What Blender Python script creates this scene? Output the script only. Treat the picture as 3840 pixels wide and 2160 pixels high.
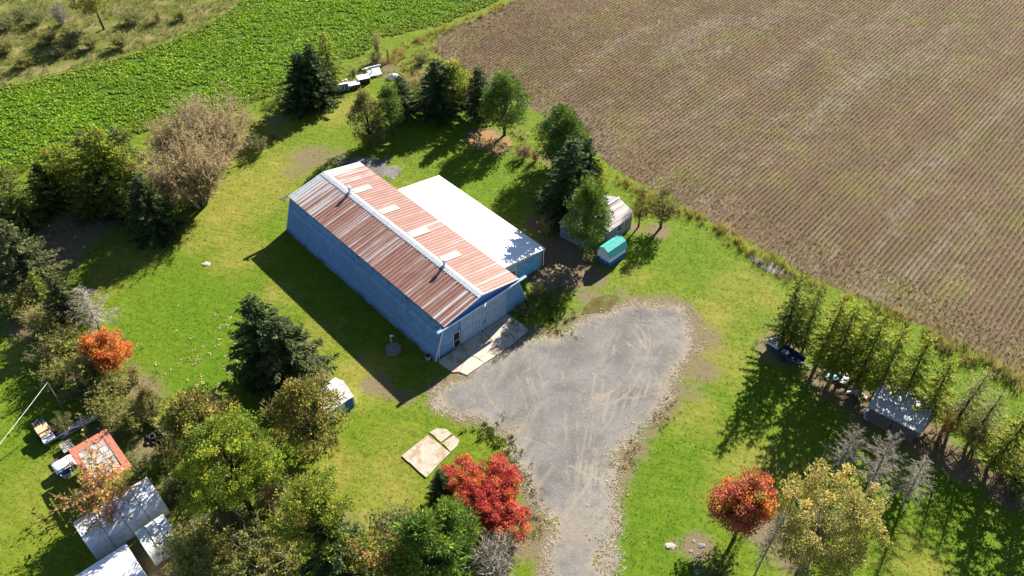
import bpy, math, random
import numpy as np
from mathutils import Vector, Matrix

# ------------------------------------------------------------------ camera, sky, sun, exposure
scene = bpy.context.scene
for o in list(bpy.data.objects): bpy.data.objects.remove(o)
COL = scene.collection
R = math.radians
cam_data = bpy.data.cameras.new('camera'); cam = bpy.data.objects.new('camera', cam_data); COL.objects.link(cam)
cam.location = (0, 0, 58.377); cam.rotation_euler = (math.pi/2 - 0.769, 0, 0)
cam_data.sensor_width = 36; cam_data.lens = 28.31; cam_data.clip_end = 3000; cam_data.clip_start = 1
scene.camera = cam
scene.render.resolution_x = 1024; scene.render.resolution_y = 576
SUN_AZ, SUN_EL = 57.5, 30.0
world = bpy.data.worlds.new('World'); scene.world = world; world.use_nodes = True
wn = world.node_tree; bg = wn.nodes['Background']
sky = wn.nodes.new('ShaderNodeTexSky'); sky.sky_type = 'NISHITA'; sky.sun_disc = False
sky.air_density = .75; sky.dust_density = .2; sky.ozone_density = 1.6; sky.sun_elevation = R(SUN_EL); sky.sun_rotation = R(90 - SUN_AZ)
wn.links.new(sky.outputs[0], bg.inputs[0]); bg.inputs[1].default_value = 0.05
sd = bpy.data.lights.new('sun', 'SUN'); sd.energy = 5.0; sd.angle = R(0.5); sd.color = (1.0, 0.93, 0.82)
sun = bpy.data.objects.new('sun', sd); COL.objects.link(sun)
sv = Vector((math.cos(R(SUN_EL))*math.cos(R(SUN_AZ)), math.cos(R(SUN_EL))*math.sin(R(SUN_AZ)), math.sin(R(SUN_EL))))
sun.rotation_euler = sv.to_track_quat('Z', 'Y').to_euler(); sun.location = sv*200
vs = scene.view_settings; vs.view_transform = 'Standard'; vs.look = 'None'; vs.gamma = 1; vs.use_curve_mapping = False
vs.exposure = 1.75

# ------------------------------------------------------------------ helpers
rng = np.random.default_rng(7)
def link(o, parent=None):
    COL.objects.link(o)
    if parent is not None: o.parent = parent
    return o
def tag(o, label=None, cat=None, group=None, kind=None):
    if label: o['label'] = label
    if cat: o['category'] = cat
    if group: o['group'] = group
    if kind: o['kind'] = kind
    return o
def empty(name, loc=(0, 0, 0), rz=0.0):
    o = bpy.data.objects.new(name, None); o.location = loc; o.rotation_euler = (0, 0, rz); o.empty_display_size = .3
    return link(o)
def inst(name, me, parent=None, loc=(0, 0, 0), rot=(0, 0, 0), scale=None):
    o = bpy.data.objects.new(name, me); o.location = loc; o.rotation_euler = rot
    if scale is not None: o.scale = scale
    return link(o, parent)
def arr_mesh(name, V, F, mat, col=None, smooth=False, attrs=None):
    """V (n,3); F list of int arrays (m,k); col (n,3) point colours"""
    V = np.asarray(V, np.float32); Fs = F if isinstance(F, list) else [F]
    Fs = [np.asarray(f, np.int32) for f in Fs if len(f)]
    me = bpy.data.meshes.new(name); me.vertices.add(len(V)); me.vertices.foreach_set('co', V.ravel())
    tot = np.concatenate([np.full(len(f), f.shape[1], np.int32) for f in Fs])
    idx = np.concatenate([f.ravel() for f in Fs])
    me.loops.add(len(idx)); me.loops.foreach_set('vertex_index', idx)
    me.polygons.add(len(tot)); me.polygons.foreach_set('loop_start', np.concatenate([[0], np.cumsum(tot)[:-1]]).astype(np.int32))
    if smooth: me.polygons.foreach_set('use_smooth', np.ones(len(tot), bool))
    if col is not None:
        a = me.color_attributes.new('col', 'FLOAT_COLOR', 'POINT')
        a.data.foreach_set('color', np.c_[np.clip(col, 0, 1), np.ones(len(V))].astype(np.float32).ravel())
    for k, v in (attrs or {}).items():
        a = me.attributes.new(k, 'FLOAT', 'POINT'); a.data.foreach_set('value', np.asarray(v, np.float32))
    me.update(calc_edges=True); me.validate()
    if mat: me.materials.append(mat)
    return me
class MB:
    def __init__(s): s.v = []; s.f = []
    def add(s, vs, fs):
        b = len(s.v); s.v += [tuple(map(float, v)) for v in vs]; s.f += [tuple(b+i for i in f) for f in fs]; return s
    def box(s, x0, x1, y0, y1, z0, z1, m=None):
        vs = [(x0,y0,z0),(x1,y0,z0),(x1,y1,z0),(x0,y1,z0),(x0,y0,z1),(x1,y0,z1),(x1,y1,z1),(x0,y1,z1)]
        if m is not None: vs = [tuple(m @ Vector(v)) for v in vs]
        return s.add(vs, [(0,3,2,1),(4,5,6,7),(0,1,5,4),(1,2,6,5),(2,3,7,6),(3,0,4,7)])
    def prism(s, poly, z0, z1):
        n = len(poly); z0 = z0 if hasattr(z0, '__len__') else [z0]*n; z1 = z1 if hasattr(z1, '__len__') else [z1]*n
        vs = [(p[0], p[1], z0[i]) for i, p in enumerate(poly)] + [(p[0], p[1], z1[i]) for i, p in enumerate(poly)]
        return s.add(vs, [tuple(range(n))[::-1], tuple(range(n, 2*n))] + [(i, (i+1) % n, n+(i+1) % n, n+i) for i in range(n)])
    def wall(s, poly, axis, a0, a1):
        """extrude a polygon given in a vertical plane: axis 'x' -> poly is (y,z), thickness a0..a1 along x; 'y' -> (x,z)"""
        n = len(poly); f = (lambda p, a: (a, p[0], p[1])) if axis == 'x' else (lambda p, a: (p[0], a, p[1]))
        vs = [f(p, a0) for p in poly] + [f(p, a1) for p in poly]
        return s.add(vs, [tuple(range(n))[::-1], tuple(range(n, 2*n))] + [(i, (i+1) % n, n+(i+1) % n, n+i) for i in range(n)])
    def beam(s, a, b, w, h=None):
        a = Vector(a); b = Vector(b); h = h or w; d = (b-a); L = d.length
        q = d.to_track_quat('X', 'Z').to_matrix().to_4x4(); m = Matrix.Translation(a) @ q
        return s.box(0, L, -w/2, w/2, -h/2, h/2, m)
    def tube(s, pts, rad, n=8, cap=True):
        pts = [Vector(p) for p in pts]; rad = rad if hasattr(rad, '__len__') else [rad]*len(pts); vs = []; fs = []
        for i, p in enumerate(pts):
            d = (pts[min(i+1, len(pts)-1)] - pts[max(i-1, 0)]).normalized()
            q = d.to_track_quat('Z', 'Y')
            for k in range(n):
                a = 2*math.pi*k/n; vs.append(p + q @ Vector((math.cos(a)*rad[i], math.sin(a)*rad[i], 0)))
        for i in range(len(pts)-1):
            for k in range(n): fs.append((i*n+k, i*n+(k+1) % n, (i+1)*n+(k+1) % n, (i+1)*n+k))
        if cap: fs += [tuple(range(n))[::-1], tuple(range((len(pts)-1)*n, len(pts)*n))]
        return s.add(vs, fs)
    def mesh(s, name, mat, smooth=False):
        me = bpy.data.meshes.new(name); me.from_pydata(s.v, [], s.f); me.validate()
        if smooth: me.polygons.foreach_set('use_smooth', [True]*len(me.polygons))
        if mat: me.materials.append(mat)
        me.update(); return me
    def build(s, name, mat, parent=None, loc=(0, 0, 0), rot=(0, 0, 0), smooth=False):
        return inst(name, s.mesh(name, mat, smooth), parent, loc, rot)
# value noise in numpy, for scattering and ragged outlines
_perm = np.random.default_rng(3).random((256, 256))
def vnoise(x, y, sc):
    x = np.asarray(x)/sc+57.3; y = np.asarray(y)/sc+91.7; i = np.floor(x).astype(int); j = np.floor(y).astype(int); fx = x-i; fy = y-j
    fx = fx*fx*(3-2*fx); fy = fy*fy*(3-2*fy); P = lambda a, b: _perm[a % 256, b % 256]
    return (P(i,j)*(1-fx)+P(i+1,j)*fx)*(1-fy)+(P(i,j+1)*(1-fx)+P(i+1,j+1)*fx)*fy
def fbm(x, y, sc, o=4): 
    s = 0; a = .5; t = 0
    for k in range(o): s = s+a*vnoise(np.asarray(x)+k*13.7, np.asarray(y)-k*7.1, sc/2**k); t += a; a *= .5
    return s/t
def poly_sd(x, y, poly):
    """signed distance to polygon, positive inside"""
    x = np.asarray(x, float); y = np.asarray(y, float); d = np.full(x.shape, 1e9); ins = np.zeros(x.shape, bool); n = len(poly)
    for i in range(n):
        ax, ay = poly[i]; bx, by = poly[(i+1) % n]; ex, ey = bx-ax, by-ay; L = ex*ex+ey*ey+1e-9
        t = np.clip(((x-ax)*ex+(y-ay)*ey)/L, 0, 1); d = np.minimum(d, np.hypot(x-ax-t*ex, y-ay-t*ey))
        c = ((ay > y) != (by > y)); ins ^= c & (x < (bx-ax)*(y-ay)/(by-ay+1e-12)+ax)
    return np.where(ins, d, -d)
def line_d(x, y, pts):
    d = np.full(np.shape(x), 1e9)
    for (ax, ay), (bx, by) in zip(pts[:-1], pts[1:]):
        ex, ey = bx-ax, by-ay; t = np.clip(((x-ax)*ex+(y-ay)*ey)/(ex*ex+ey*ey+1e-9), 0, 1); d = np.minimum(d, np.hypot(x-ax-t*ex, y-ay-t*ey))
    return d
def dens(pts, step=.4, amp=.35, sc=1.6):
    out = []; n = len(pts)
    for i in range(n):
        a = np.array(pts[i]); b = np.array(pts[(i+1) % n]); L = np.hypot(*(b-a)); k = max(1, int(L/step)); nrm = np.array([-(b-a)[1], (b-a)[0]])/max(L, 1e-6)
        for j in range(k):
            p = a+(b-a)*j/k; out.append(tuple(p+nrm*(fbm(p[0], p[1], sc, 3)-.5)*2*amp))
    return out

# ------------------------------------------------------------------ node helpers
class NT:
    def __init__(s, name, rough=.8, spec=.3):
        s.m = bpy.data.materials.new(name); s.m.use_nodes = True; s.t = s.m.node_tree; s.b = s.t.nodes['Principled BSDF']
        s.b.inputs['Roughness'].default_value = rough; s.b.inputs['Specular IOR Level'].default_value = spec
    def n(s, typ, **kw):
        x = s.t.nodes.new('ShaderNode'+typ)
        for k, v in kw.items():
            if k in x.inputs: 
                if isinstance(v, bpy.types.NodeSocket): s.t.links.new(v, x.inputs[k])
                else: x.inputs[k].default_value = v
            else: setattr(x, k, v)
        return x
    def l(s, a, b): s.t.links.new(a, b)
    def pos(s, rz=0.0, scale=(1, 1, 1)):
        g = s.n('NewGeometry'); mp = s.n('Mapping'); mp.inputs['Rotation'].default_value = (0, 0, rz)
        s.l(g.outputs['Position'], mp.inputs['Vector']); 
        mp2 = s.n('Mapping'); mp2.inputs['Scale'].default_value = scale; s.l(mp.outputs[0], mp2.inputs['Vector']); return mp2.outputs[0]
    def noise(s, vec, scale, detail=4, rough=.6, dist=0):
        x = s.n('TexNoise', Scale=scale, Detail=detail, Roughness=rough, Distortion=dist); s.l(vec, x.inputs['Vector']); return x.outputs['Fac']
    def ramp(s, fac, stops):
        x = s.n('ValToRGB'); cr = x.color_ramp
        while len(cr.elements) < len(stops): cr.elements.new(.5)
        for e, (p, c) in zip(cr.elements, stops): e.position = p; e.color = (*c, 1) if len(c) == 3 else c
        s.l(fac, x.inputs[0]); return x.outputs[0]
    def step(s, fac, a, b):
        x = s.n('MapRange'); x.inputs[1].default_value = a; x.inputs[2].default_value = b; s.l(fac, x.inputs[0]); return x.outputs[0]
    def mix(s, fac, a, b):
        x = s.n('Mix', data_type='RGBA')
        for v, i in ((fac, 0), (a, 6), (b, 7)):
            if isinstance(v, bpy.types.NodeSocket): s.l(v, x.inputs[i])
            elif i == 0: x.inputs[0].default_value = v
            else: x.inputs[i].default_value = (*v, 1)
        return x.outputs[2]
    def math(s, op, a, b=None):
        x = s.n('Math', operation=op)
        for i, v in enumerate((a, b)):
            if v is None: continue
            if isinstance(v, bpy.types.NodeSocket): s.l(v, x.inputs[i])
            else: x.inputs[i].default_value = v
        return x.outputs[0]
    def attr(s, name, out='Fac'): return s.n('Attribute', attribute_name=name).outputs[out]
    def color(s, c): 
        if isinstance(c, bpy.types.NodeSocket): s.l(c, s.b.inputs['Base Color'])
        else: s.b.inputs['Base Color'].default_value = (*c, 1)
        return s
    def bump(s, h, strength=.5, dist=.05):
        x = s.n('Bump', Strength=strength, Distance=dist); s.l(h, x.inputs['Height']); s.l(x.outputs[0], s.b.inputs['Normal']); return s
def plain(name, c, rough=.7, var=.25, scale=3.0, metal=0.0, spec=.3, bump=0.0):
    """paint or raw surface with blotchy wear of its own"""
    t = NT(name, rough, spec); p = t.pos(); f = t.noise(p, scale, 5, .65)
    lo = tuple(x*(1-var) for x in c); hi = tuple(min(1, x*(1+var*.6)) for x in c)
    t.color(t.ramp(f, [(.3, lo), (.7, hi)])); t.b.inputs['Metallic'].default_value = metal
    if bump: t.bump(t.noise(p, scale*6, 3), bump, .02)
    return t.m
def foliage(name, trans=.35, rough=.6, spec=.25):
    t = NT(name, rough, spec); c = t.attr('col', 'Color'); t.color(c)
    tr = t.n('BsdfTranslucent'); t.l(c, tr.inputs['Color']); mx = t.n('MixShader'); mx.inputs[0].default_value = trans
    t.l(t.b.outputs[0], mx.inputs[1]); t.l(tr.outputs[0], mx.inputs[2]); t.l(mx.outputs[0], t.t.nodes['Material Output'].inputs['Surface'])
    return t.m
M_LEAF = foliage('leaves', .45); M_NEEDLE = foliage('needles', .3, .65, .2); M_GRASS = foliage('grass_blades', .35, .6, .2); M_TWIG = foliage('twigs', .05, .8, .1)
def bark(name, c):
    t = NT(name, .9, .15); p = t.pos(0, (1, 1, .25)); f = t.noise(p, 9, 5, .7); t.color(t.ramp(f, [(.3, tuple(x*.55 for x in c)), (.7, tuple(x*1.3 for x in c))])); t.bump(f, .6, .03); return t.m
M_BARK = bark('bark', (.075, .055, .04)); M_BARKG = bark('grey_bark', (.22, .2, .18)); M_BARKP = bark('pale_bark', (.35, .33, .28))

# ------------------------------------------------------------------ outlines of the ground cover (metres)
CROP = [(-78.61, 97.62), (-71.76, 100.58), (-63.08, 105.47), (-56.64, 110.19), (-49.69, 116.87), (-45.07, 125.56), (-44.01, 134.99), (2.85, 134.99), (-2.17, 128.50), (-11.14, 119.95), (-20.02, 115.57), (-22.82, 109.34), (-25.09, 108.74), (-30.68, 101.34), (-35.23, 96.80), (-38.75, 93.58), (-45.38, 92.61), (-49.22, 88.36), (-55.38, 87.00), (-59.26, 81.80), (-61.88, 78.94), (-66.52, 73.93)]
STUB = [(3.53, 134.99), (0.13, 128.50), (-6.18, 121.32), (-11.25, 116.87), (-12.16, 112.40), (-7.89, 104.67), (-1.55, 99.94), (2.27, 95.58), (7.41, 90.69), (11.91, 82.22), (16.66, 76.97), (20.39, 73.56), (25.00, 68.93), (28.94, 64.94), (32.31, 61.50), (37.02, 57.96), (41.07, 54.63), (44.51, 51.48), (48.42, 47.56), (53.26, 42.82), (97.01, 61.80), (136.66, 134.99)]
MEADOW = [(-78.88, 98.14), (-71.96, 101.02), (-63.35, 106.16), (-56.89, 110.92), (-49.88, 117.53), (-45.47, 125.85), (-44.35, 134.99), (-107.86, 134.99), (-102.64, 114.93)]
DRIVE = [(2.70, 27.98), (2.48, 31.05), (2.04, 33.46), (1.57, 36.00), (1.08, 38.30), (0.41, 40.71), (-0.11, 42.18), (-2.05, 43.17), (-4.39, 44.13), (-6.78, 45.11), (-7.24, 46.62), (-5.12, 48.03), (-3.68, 49.24), (-1.07, 51.74), (1.65, 53.93), (4.19, 53.93), (6.46, 55.99), (9.70, 56.55), (12.32, 58.48), (15.20, 58.71), (17.70, 57.67), (18.14, 55.44), (17.36, 52.25), (15.90, 49.24), (14.70, 46.62), (12.86, 43.69), (11.17, 41.34), (9.77, 39.49), (8.55, 37.33), (8.04, 35.26), (7.60, 32.76), (7.21, 30.39), (6.89, 27.98)]
BACKGRAVEL = [(-18.93, 82.81), (-17.78, 83.49), (-16.14, 82.22), (-14.14, 81.97), (-13.38, 80.15), (-14.62, 79.50), (-16.63, 80.15)]
BACKSTRIP = [(-21.64, 82.81), (-19.11, 84.18), (-15.27, 83.32), (-16.04, 81.39), (-17.46, 80.97)]  # outline of the gravel strip behind the barn
ROWANG = R(47.5); ROWGAP = .55

# large-scale character of the lawn: where it is dry, bare or lush
DIRT = [((-25.05, 83.92), 3.8, .62), ((-26.48, 80.97), 3.0, .5), ((-21.88, 84.35), 2.4, .5), ((-3.75, 88.36), 2.6, 1.0), ((-1.92, 85.93), 1.8, .9), ((5.33, 83.92), 2.2, .8), ((6.15, 65.59), 3.6, 1.0), ((4.72, 62.42), 3.4, .9), ((7.68, 62.42), 2.6, .9),
        ((3.48, 71.02), 2.2, .9), ((18.77, 53.30), 2.6, .65), ((17.89, 49.24), 2.4, .65), ((16.50, 46.39), 1.8, .5), ((16.36, 58.25), 1.6, .6), ((14.00, 69.97), 1.0, .8), ((16.42, 69.62), 1.6, .9), ((-12.66, 47.56), 1.8, .75), ((-11.24, 46.39), 1.2, .7), ((-9.74, 45.93), 1.5, .6),
        ((-14.57, 50.73), 1.5, .4), ((1.35, 34.17), 1.6, .7), ((1.90, 37.52), 1.2, .6), ((0.68, 31.05), 1.5, .7), ((9.15, 38.30), 1.5, .6), ((10.71, 40.30), 1.6, .7), ((8.72, 35.63), 1.0, .6), ((7.87, 59.11), 2.0, .6), ((11.21, 59.70), 1.4, .5), ((8.14, 32.76), .8, .6),
        ((-42.31, 102.99), .1, .1), ((-49.28, 65.59), 3.5, .9), ((-48.53, 71.02), 4.5, .9), ((-51.24, 68.24), 3.0, .9), ((-45.71, 73.93), 4, .8), ((-47.40, 55.99), 4, .8), ((-40.62, 50.73), 4, .8), ((-34.80, 45.93), 3.5, .8), ((-35.36, 42.39), 3, .6), ((25.80, 51.74), 2.5, .9), ((30.04, 47.80), 3, .95), ((32.48, 45.02), 3, .95),
        ((36.08, 41.13), 2.6, .9), ((38.22, 38.69), 2.2, .9), ((40.91, 36.38), 2.2, .9), ((19.50, 36.38), 1.2, .6), ((20.17, 32.76), 2.2, .8), ((21.63, 30.39), 2, .7), ((14.53, 31.22), 1.5, .9), ((12.52, 31.32), .7, .8), ((-26.95, 36.38), 4, .5), ((-22.87, 32.07), 4, .6), ((-31.31, 40.71), 3, .6), ((8.90, 61.80), 1.6, .8), ((-18.95, 106.39), 4, .6), ((-12.99, 104.11), 4, .5), ((-31.10, 92.61), 3, .5), ((-27.16, 29.73), 5, .6), ((-19.37, 36.38), 2.5, .6), ((-13.55, 32.76), 2.5, .5)]
DRY = [((-30.86, 77.75), 7, .8), ((-33.30, 72.46), 5, .8), ((-29.79, 65.59), 4, .7), ((-32.39, 68.93), 3, .7), ((-24.17, 59.41), 3, .6), ((-19.00, 53.30), 3, .7), ((-14.42, 48.27), 4, .8), ((-34.43, 88.82), 6, .8), ((-34.87, 68.24), 4, .5), ((-22.93, 94.57), 4, .9), ((-20.05, 97.11), 3, .8), ((-9.81, 39.49), 4, .5), ((-12.94, 37.52), 4, .6), ((-14.73, 38.30), 3, .8), ((-9.41, 35.63), 3, .8), ((-11.02, 32.76), 4, .7),
       ((20.03, 55.99), 4, .7), ((19.47, 50.73), 4, .7), ((16.49, 44.13), 3, .6), ((24.59, 60.59), 4, .6), ((13.09, 61.80), 3, .5), ((20.58, 38.30), 4, .7), ((18.36, 35.63), 3, .7), ((22.78, 39.09), 3, .5), ((-28.84, 81.80), 4, .7), ((-41.48, 65.59), 3.5, .8), ((-42.72, 61.80), 3, .8), ((-13.24, 77.75), 2, .5), ((-39.15, 35.63), 6, .45), ((-47.14, 51.74), 4, .5), ((1.86, 68.24), 3, .7), ((2.95, 77.75), 2, .4), ((30.95, 29.73), 3, .6), ((26.54, 58.25), 2.5, .6)]
LUSH = [((-32.24, 55.99), 9, .9), ((-27.30, 49.24), 6, .9), ((-36.00, 61.80), 6, .6), ((-2.33, 80.15), 6, .7), ((15.41, 66.90), 4, .5), ((20.01, 65.59), 4, .6), ((13.18, 38.30), 6, .8), ((11.37, 32.07), 6, .8), ((20.42, 45.93), 4, .5), ((31.79, 32.07), 7, .6), ((36.73, 30.39), 6, .6), ((20.33, 49.24), 3, .6), ((-26.60, 71.02), 2.5, .5), ((39.47, 48.27), 5, .8), ((42.51, 42.39), 5, .7), ((-7.16, 89.75), 2.5, .7), ((-43.05, 41.55), 5, .5)]
def fringe(x, y):
    sd_ = poly_sd(x, y, DRIVE); ms = .25+1.1*fbm(np.asarray(x), np.asarray(y), 5, 3); return np.clip(.9-np.abs(sd_)/(3.0*ms), 0, 1)*(.45+.75*fbm(np.asarray(x)+9, np.asarray(y), 1.5, 3))
def blobs(x, y, B):
    s = np.zeros(np.shape(x))
    for (c, r, v) in B:
        s = np.maximum(s, v*np.clip(1.35-np.hypot(x-c[0], y-c[1])/r, 0, 1))
    return s

# ------------------------------------------------------------------ ground materials
def lawn_mat():
    t = NT('lawn_turf', .9, .1); p = t.pos(); dirt = t.attr('dirt'); dry = t.attr('dry'); lush = t.attr('lush')
    big = t.noise(p, .35, 5, .65); mid = t.noise(p, 2.2, 5, .7); fine = t.noise(p, 14, 4, .75)
    mow = t.noise(t.pos(.3, (.28, 2.6, 1)), 1.0, 4, .65, .4); blot = t.noise(p, .9, 5, .7); mid = t.math('ADD', t.math('MULTIPLY', mid, .4), t.math('ADD', t.math('MULTIPLY', mow, .3), t.math('MULTIPLY', blot, .3)))
    g = t.ramp(mid, [(.36, (.06, .118, .006)), (.5, (.118, .178, .010)), (.62, (.19, .21, .022))])
    g = t.mix(t.math('MULTIPLY', lush, .75), g, t.ramp(mid, [(.36, (.042, .118, .004)), (.6, (.098, .188, .006))]))
    d = t.ramp(mid, [(.38, (.15, .16, .015)), (.5, (.22, .21, .035)), (.64, (.3, .25, .09))])
    df = t.step(t.math('ADD', t.math('MULTIPLY', dry, .9), t.math('SUBTRACT', t.math('MULTIPLY', big, 1.3), .75)), .05, .75)
    g = t.mix(df, g, d)
    so = t.ramp(fine, [(.3, (.10, .078, .045)), (.55, (.19, .15, .085)), (.75, (.30, .25, .155))])
    sf = t.step(t.math('ADD', dirt, t.math('MULTIPLY', t.math('SUBTRACT', t.math('ADD', t.math('MULTIPLY', mid, 1.2), t.math('MULTIPLY', fine, .8)), 1.0), 1.0)), .3, .62)
    g = t.mix(sf, g, so)
    sp = t.ramp(fine, [(.35, (.35, .35, .35)), (.7, (1, 1, 1))])
    mx = t.n('Mix', data_type='RGBA', blend_type='MULTIPLY'); mx.inputs[0].default_value = .45; t.l(g, mx.inputs[6]); t.l(sp, mx.inputs[7])
    t.color(mx.outputs[2]); t.bump(t.math('ADD', t.math('MULTIPLY', fine, .5), mid), .6, .10); return t.m
def soil_mat():
    t = NT('stubble_soil', .95, .1); a = ROWANG; p = t.pos(); q = t.pos(-a, (.03, .14, 1)); band = t.noise(q, 1.0, 4, .6, .6)
    mid = t.noise(p, .5, 5, .7); fine = t.noise(p, 7, 5, .8); wd = t.noise(p, .16, 4, .65)
    br = t.ramp(fine, [(.3, (.065, .045, .027)), (.6, (.145, .105, .065)), (.8, (.25, .19, .125))])
    gy = t.ramp(fine, [(.36, (.12, .105, .075)), (.56, (.24, .215, .165)), (.76, (.48, .45, .39))])
    ol = t.ramp(fine, [(.3, (.075, .068, .025)), (.6, (.165, .148, .055)), (.8, (.25, .225, .09))])
    c = t.mix(t.step(t.math('ADD', band, t.math('MULTIPLY', t.math('SUBTRACT', mid, .5), .8)), .50, .80), br, gy)
    c = t.mix(t.math('MULTIPLY', t.step(t.math('ADD', wd, t.math('MULTIPLY', t.math('SUBTRACT', mid, .5), .4)), .50, .64), .8), c, ol)
    sep = t.n('SeparateXYZ'); t.l(t.pos(-a), sep.inputs[0]); w = t.math('SINE', t.math('MULTIPLY', t.math('ADD', sep.outputs[1], t.math('MULTIPLY', mid, .12)), 2*math.pi/ROWGAP))
    t.color(c); t.bump(t.math('ADD', t.math('MULTIPLY', w, .6), t.math('MULTIPLY', fine, .6)), 1.0, .11); return t.m
def meadow_mat():
    t = NT('meadow_turf', .95, .1); p = t.pos(); b = t.noise(p, .3, 5, .65); f = t.noise(p, 6, 4, .7)
    c = t.mix(t.step(b, .48, .62), t.ramp(f, [(.3, (.05, .07, .012)), (.7, (.17, .19, .04))]), t.ramp(f, [(.3, (.13, .1, .04)), (.7, (.3, .25, .12))]))
    t.color(c); t.bump(f, .9, .15); return t.m
def cropsoil_mat():
    t = NT('crop_ground', .95, .1); p = t.pos(); f = t.noise(p, 4, 4); t.color(t.ramp(f, [(.3, (.03, .07, .006)), (.7, (.07, .13, .012))])); t.bump(f, .8, .1); return t.m
def gravel_mat():
    t = NT('gravel', .92, .15); p = t.pos(); f = t.noise(p, 22, 3, .8); m = t.noise(p, 1.3, 5, .65); b = t.noise(p, .22, 3, .55)
    v = t.n('TexVoronoi', Scale=9.0); t.l(p, v.inputs['Vector'])
    c = t.ramp(t.math('ADD', t.math('MULTIPLY', f, .6), t.math('MULTIPLY', m, .4)), [(.36, (.10, .095, .09)), (.5, (.172, .165, .156)), (.66, (.275, .262, .245))])
    c = t.mix(t.math('MULTIPLY', t.step(t.math('ADD', t.math('MULTIPLY', b, .6), t.math('MULTIPLY', m, .4)), .44, .58), .6), c, (.075, .07, .066))
    c = t.mix(t.math('MULTIPLY', t.step(t.noise(t.pos(.5, (.5, .12, 1)), 1.4, 5, .7, .8), .54, .66), .55), c, (.26, .235, .2))
    c = t.mix(t.step(t.math('ADD', t.attr('dust'), t.math('MULTIPLY', t.math('SUBTRACT', m, .5), 1.1)), .2, .95), c, t.ramp(f, [(.3, (.17, .14, .105)), (.7, (.33, .285, .22))]))
    sp = t.math('MULTIPLY', t.step(v.outputs['Distance'], .0, .35), 1.0)
    mx = t.n('Mix', data_type='RGBA', blend_type='MULTIPLY'); mx.inputs[0].default_value = .35; t.l(c, mx.inputs[6]); t.l(t.ramp(sp, [(0, (.5, .5, .5)), (1, (1, 1, 1))]), mx.inputs[7])
    t.color(mx.outputs[2]); t.bump(t.math('ADD', f, m), .7, .05); return t.m
M_LAWN = lawn_mat(); M_SOIL = soil_mat(); M_GRAVEL = gravel_mat(); M_MEADOW = meadow_mat(); M_CROP = cropsoil_mat()

# ------------------------------------------------------------------ ground sheets
far = MB(); far.add([(-1500, -1500, -.03), (1500, -1500, -.03), (1500, 1500, -.03), (-1500, 1500, -.03)], [(0, 1, 2, 3)])
tag(far.build('ground', M_LAWN), kind='structure')
def grid(x0, x1, y0, y1, c):
    nx = int((x1-x0)/c)+1; ny = int((y1-y0)/c)+1; X, Y = np.meshgrid(x0+c*np.arange(nx), y0+c*np.arange(ny)); I = np.arange(nx*ny).reshape(ny, nx)
    return X, Y, I
X, Y, I = grid(-120, 120, 5, 150, .6)
F = np.stack([I[:-1, :-1], I[:-1, 1:], I[1:, 1:], I[1:, :-1]], -1).reshape(-1, 4)
me = arr_mesh('lawn', np.c_[X.ravel(), Y.ravel(), 0*X.ravel()], F, M_LAWN, attrs=dict(dirt=np.maximum(blobs(X, Y, DIRT), fringe(X, Y)).ravel(), dry=blobs(X, Y, DRY).ravel(), lush=blobs(X, Y, LUSH).ravel()))
tag(inst('lawn', me), kind='structure')
def ngon_sheet(name, poly, z, mat, step=.5, amp=.4):
    p = dens(poly, step, amp); me = bpy.data.meshes.new(name); me.from_pydata([(a, b, z) for a, b in p], [], [tuple(range(len(p)))]); me.materials.append(mat); me.update()
    if me.polygons[0].normal.z < 0: me.flip_normals()
    return tag(inst(name, me), kind='structure')
ngon_sheet('crop_field', CROP, .006, M_CROP); ngon_sheet('stubble_field', STUB, .010, M_SOIL); ngon_sheet('meadow', MEADOW, .014, M_MEADOW)
def cell_sheet(name, poly, z, mat, cell, ragged, soft, attrs_fn=None, dith=.25):
    xs = [p[0] for p in poly]; ys = [p[1] for p in poly]
    X, Y, I = grid(min(xs)-2, max(xs)+2, min(ys)-2, max(ys)+2, cell)
    cx = X[:-1, :-1]+cell/2; cy = Y[:-1, :-1]+cell/2; sd_ = poly_sd(cx, cy, poly)
    keep = sd_ + (fbm(cx, cy, ragged, 4)-.5)*2*soft + (rng.random(cx.shape)-.5)*dith*soft > 0
    F = np.stack([I[:-1, :-1], I[:-1, 1:], I[1:, 1:], I[1:, :-1]], -1)[keep]
    used = np.unique(F); mp = np.zeros(I.size, int); mp[used] = np.arange(len(used)); xx = X.ravel()[used]; yy = Y.ravel()[used]
    me = arr_mesh(name, np.c_[xx, yy, 0*xx+z], mp[F], mat, attrs=attrs_fn(xx, yy) if attrs_fn else None)
    return tag(inst(name, me), kind='structure')
TRACKS = []   # wheel marks: arcs swept through the yard
rt = random.Random(5)
for k in range(26):
    c = (6.83, 49.24); r0 = rt.uniform(3, 11); a0 = rt.uniform(0, 6.3); cx = c[0]+rt.uniform(-4, 4); cy = c[1]+rt.uniform(-4, 4); n = 10
    TRACKS.append([(cx+r0*math.cos(a0+i*.12), cy+r0*math.sin(a0+i*.12)) for i in range(n)])
for k in range(9):
    a = (5.07, 29.09); b = (4.80, 45.93); o1 = rt.uniform(-1.8, 1.8); o2 = rt.uniform(-5, 6); TRACKS.append([(a[0]+o1, a[1]), ((a[0]+b[0])/2+(o1+o2)/2.6, (a[1]+b[1])/2), (b[0]+o2, b[1]+rt.uniform(-2, 3))])
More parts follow.
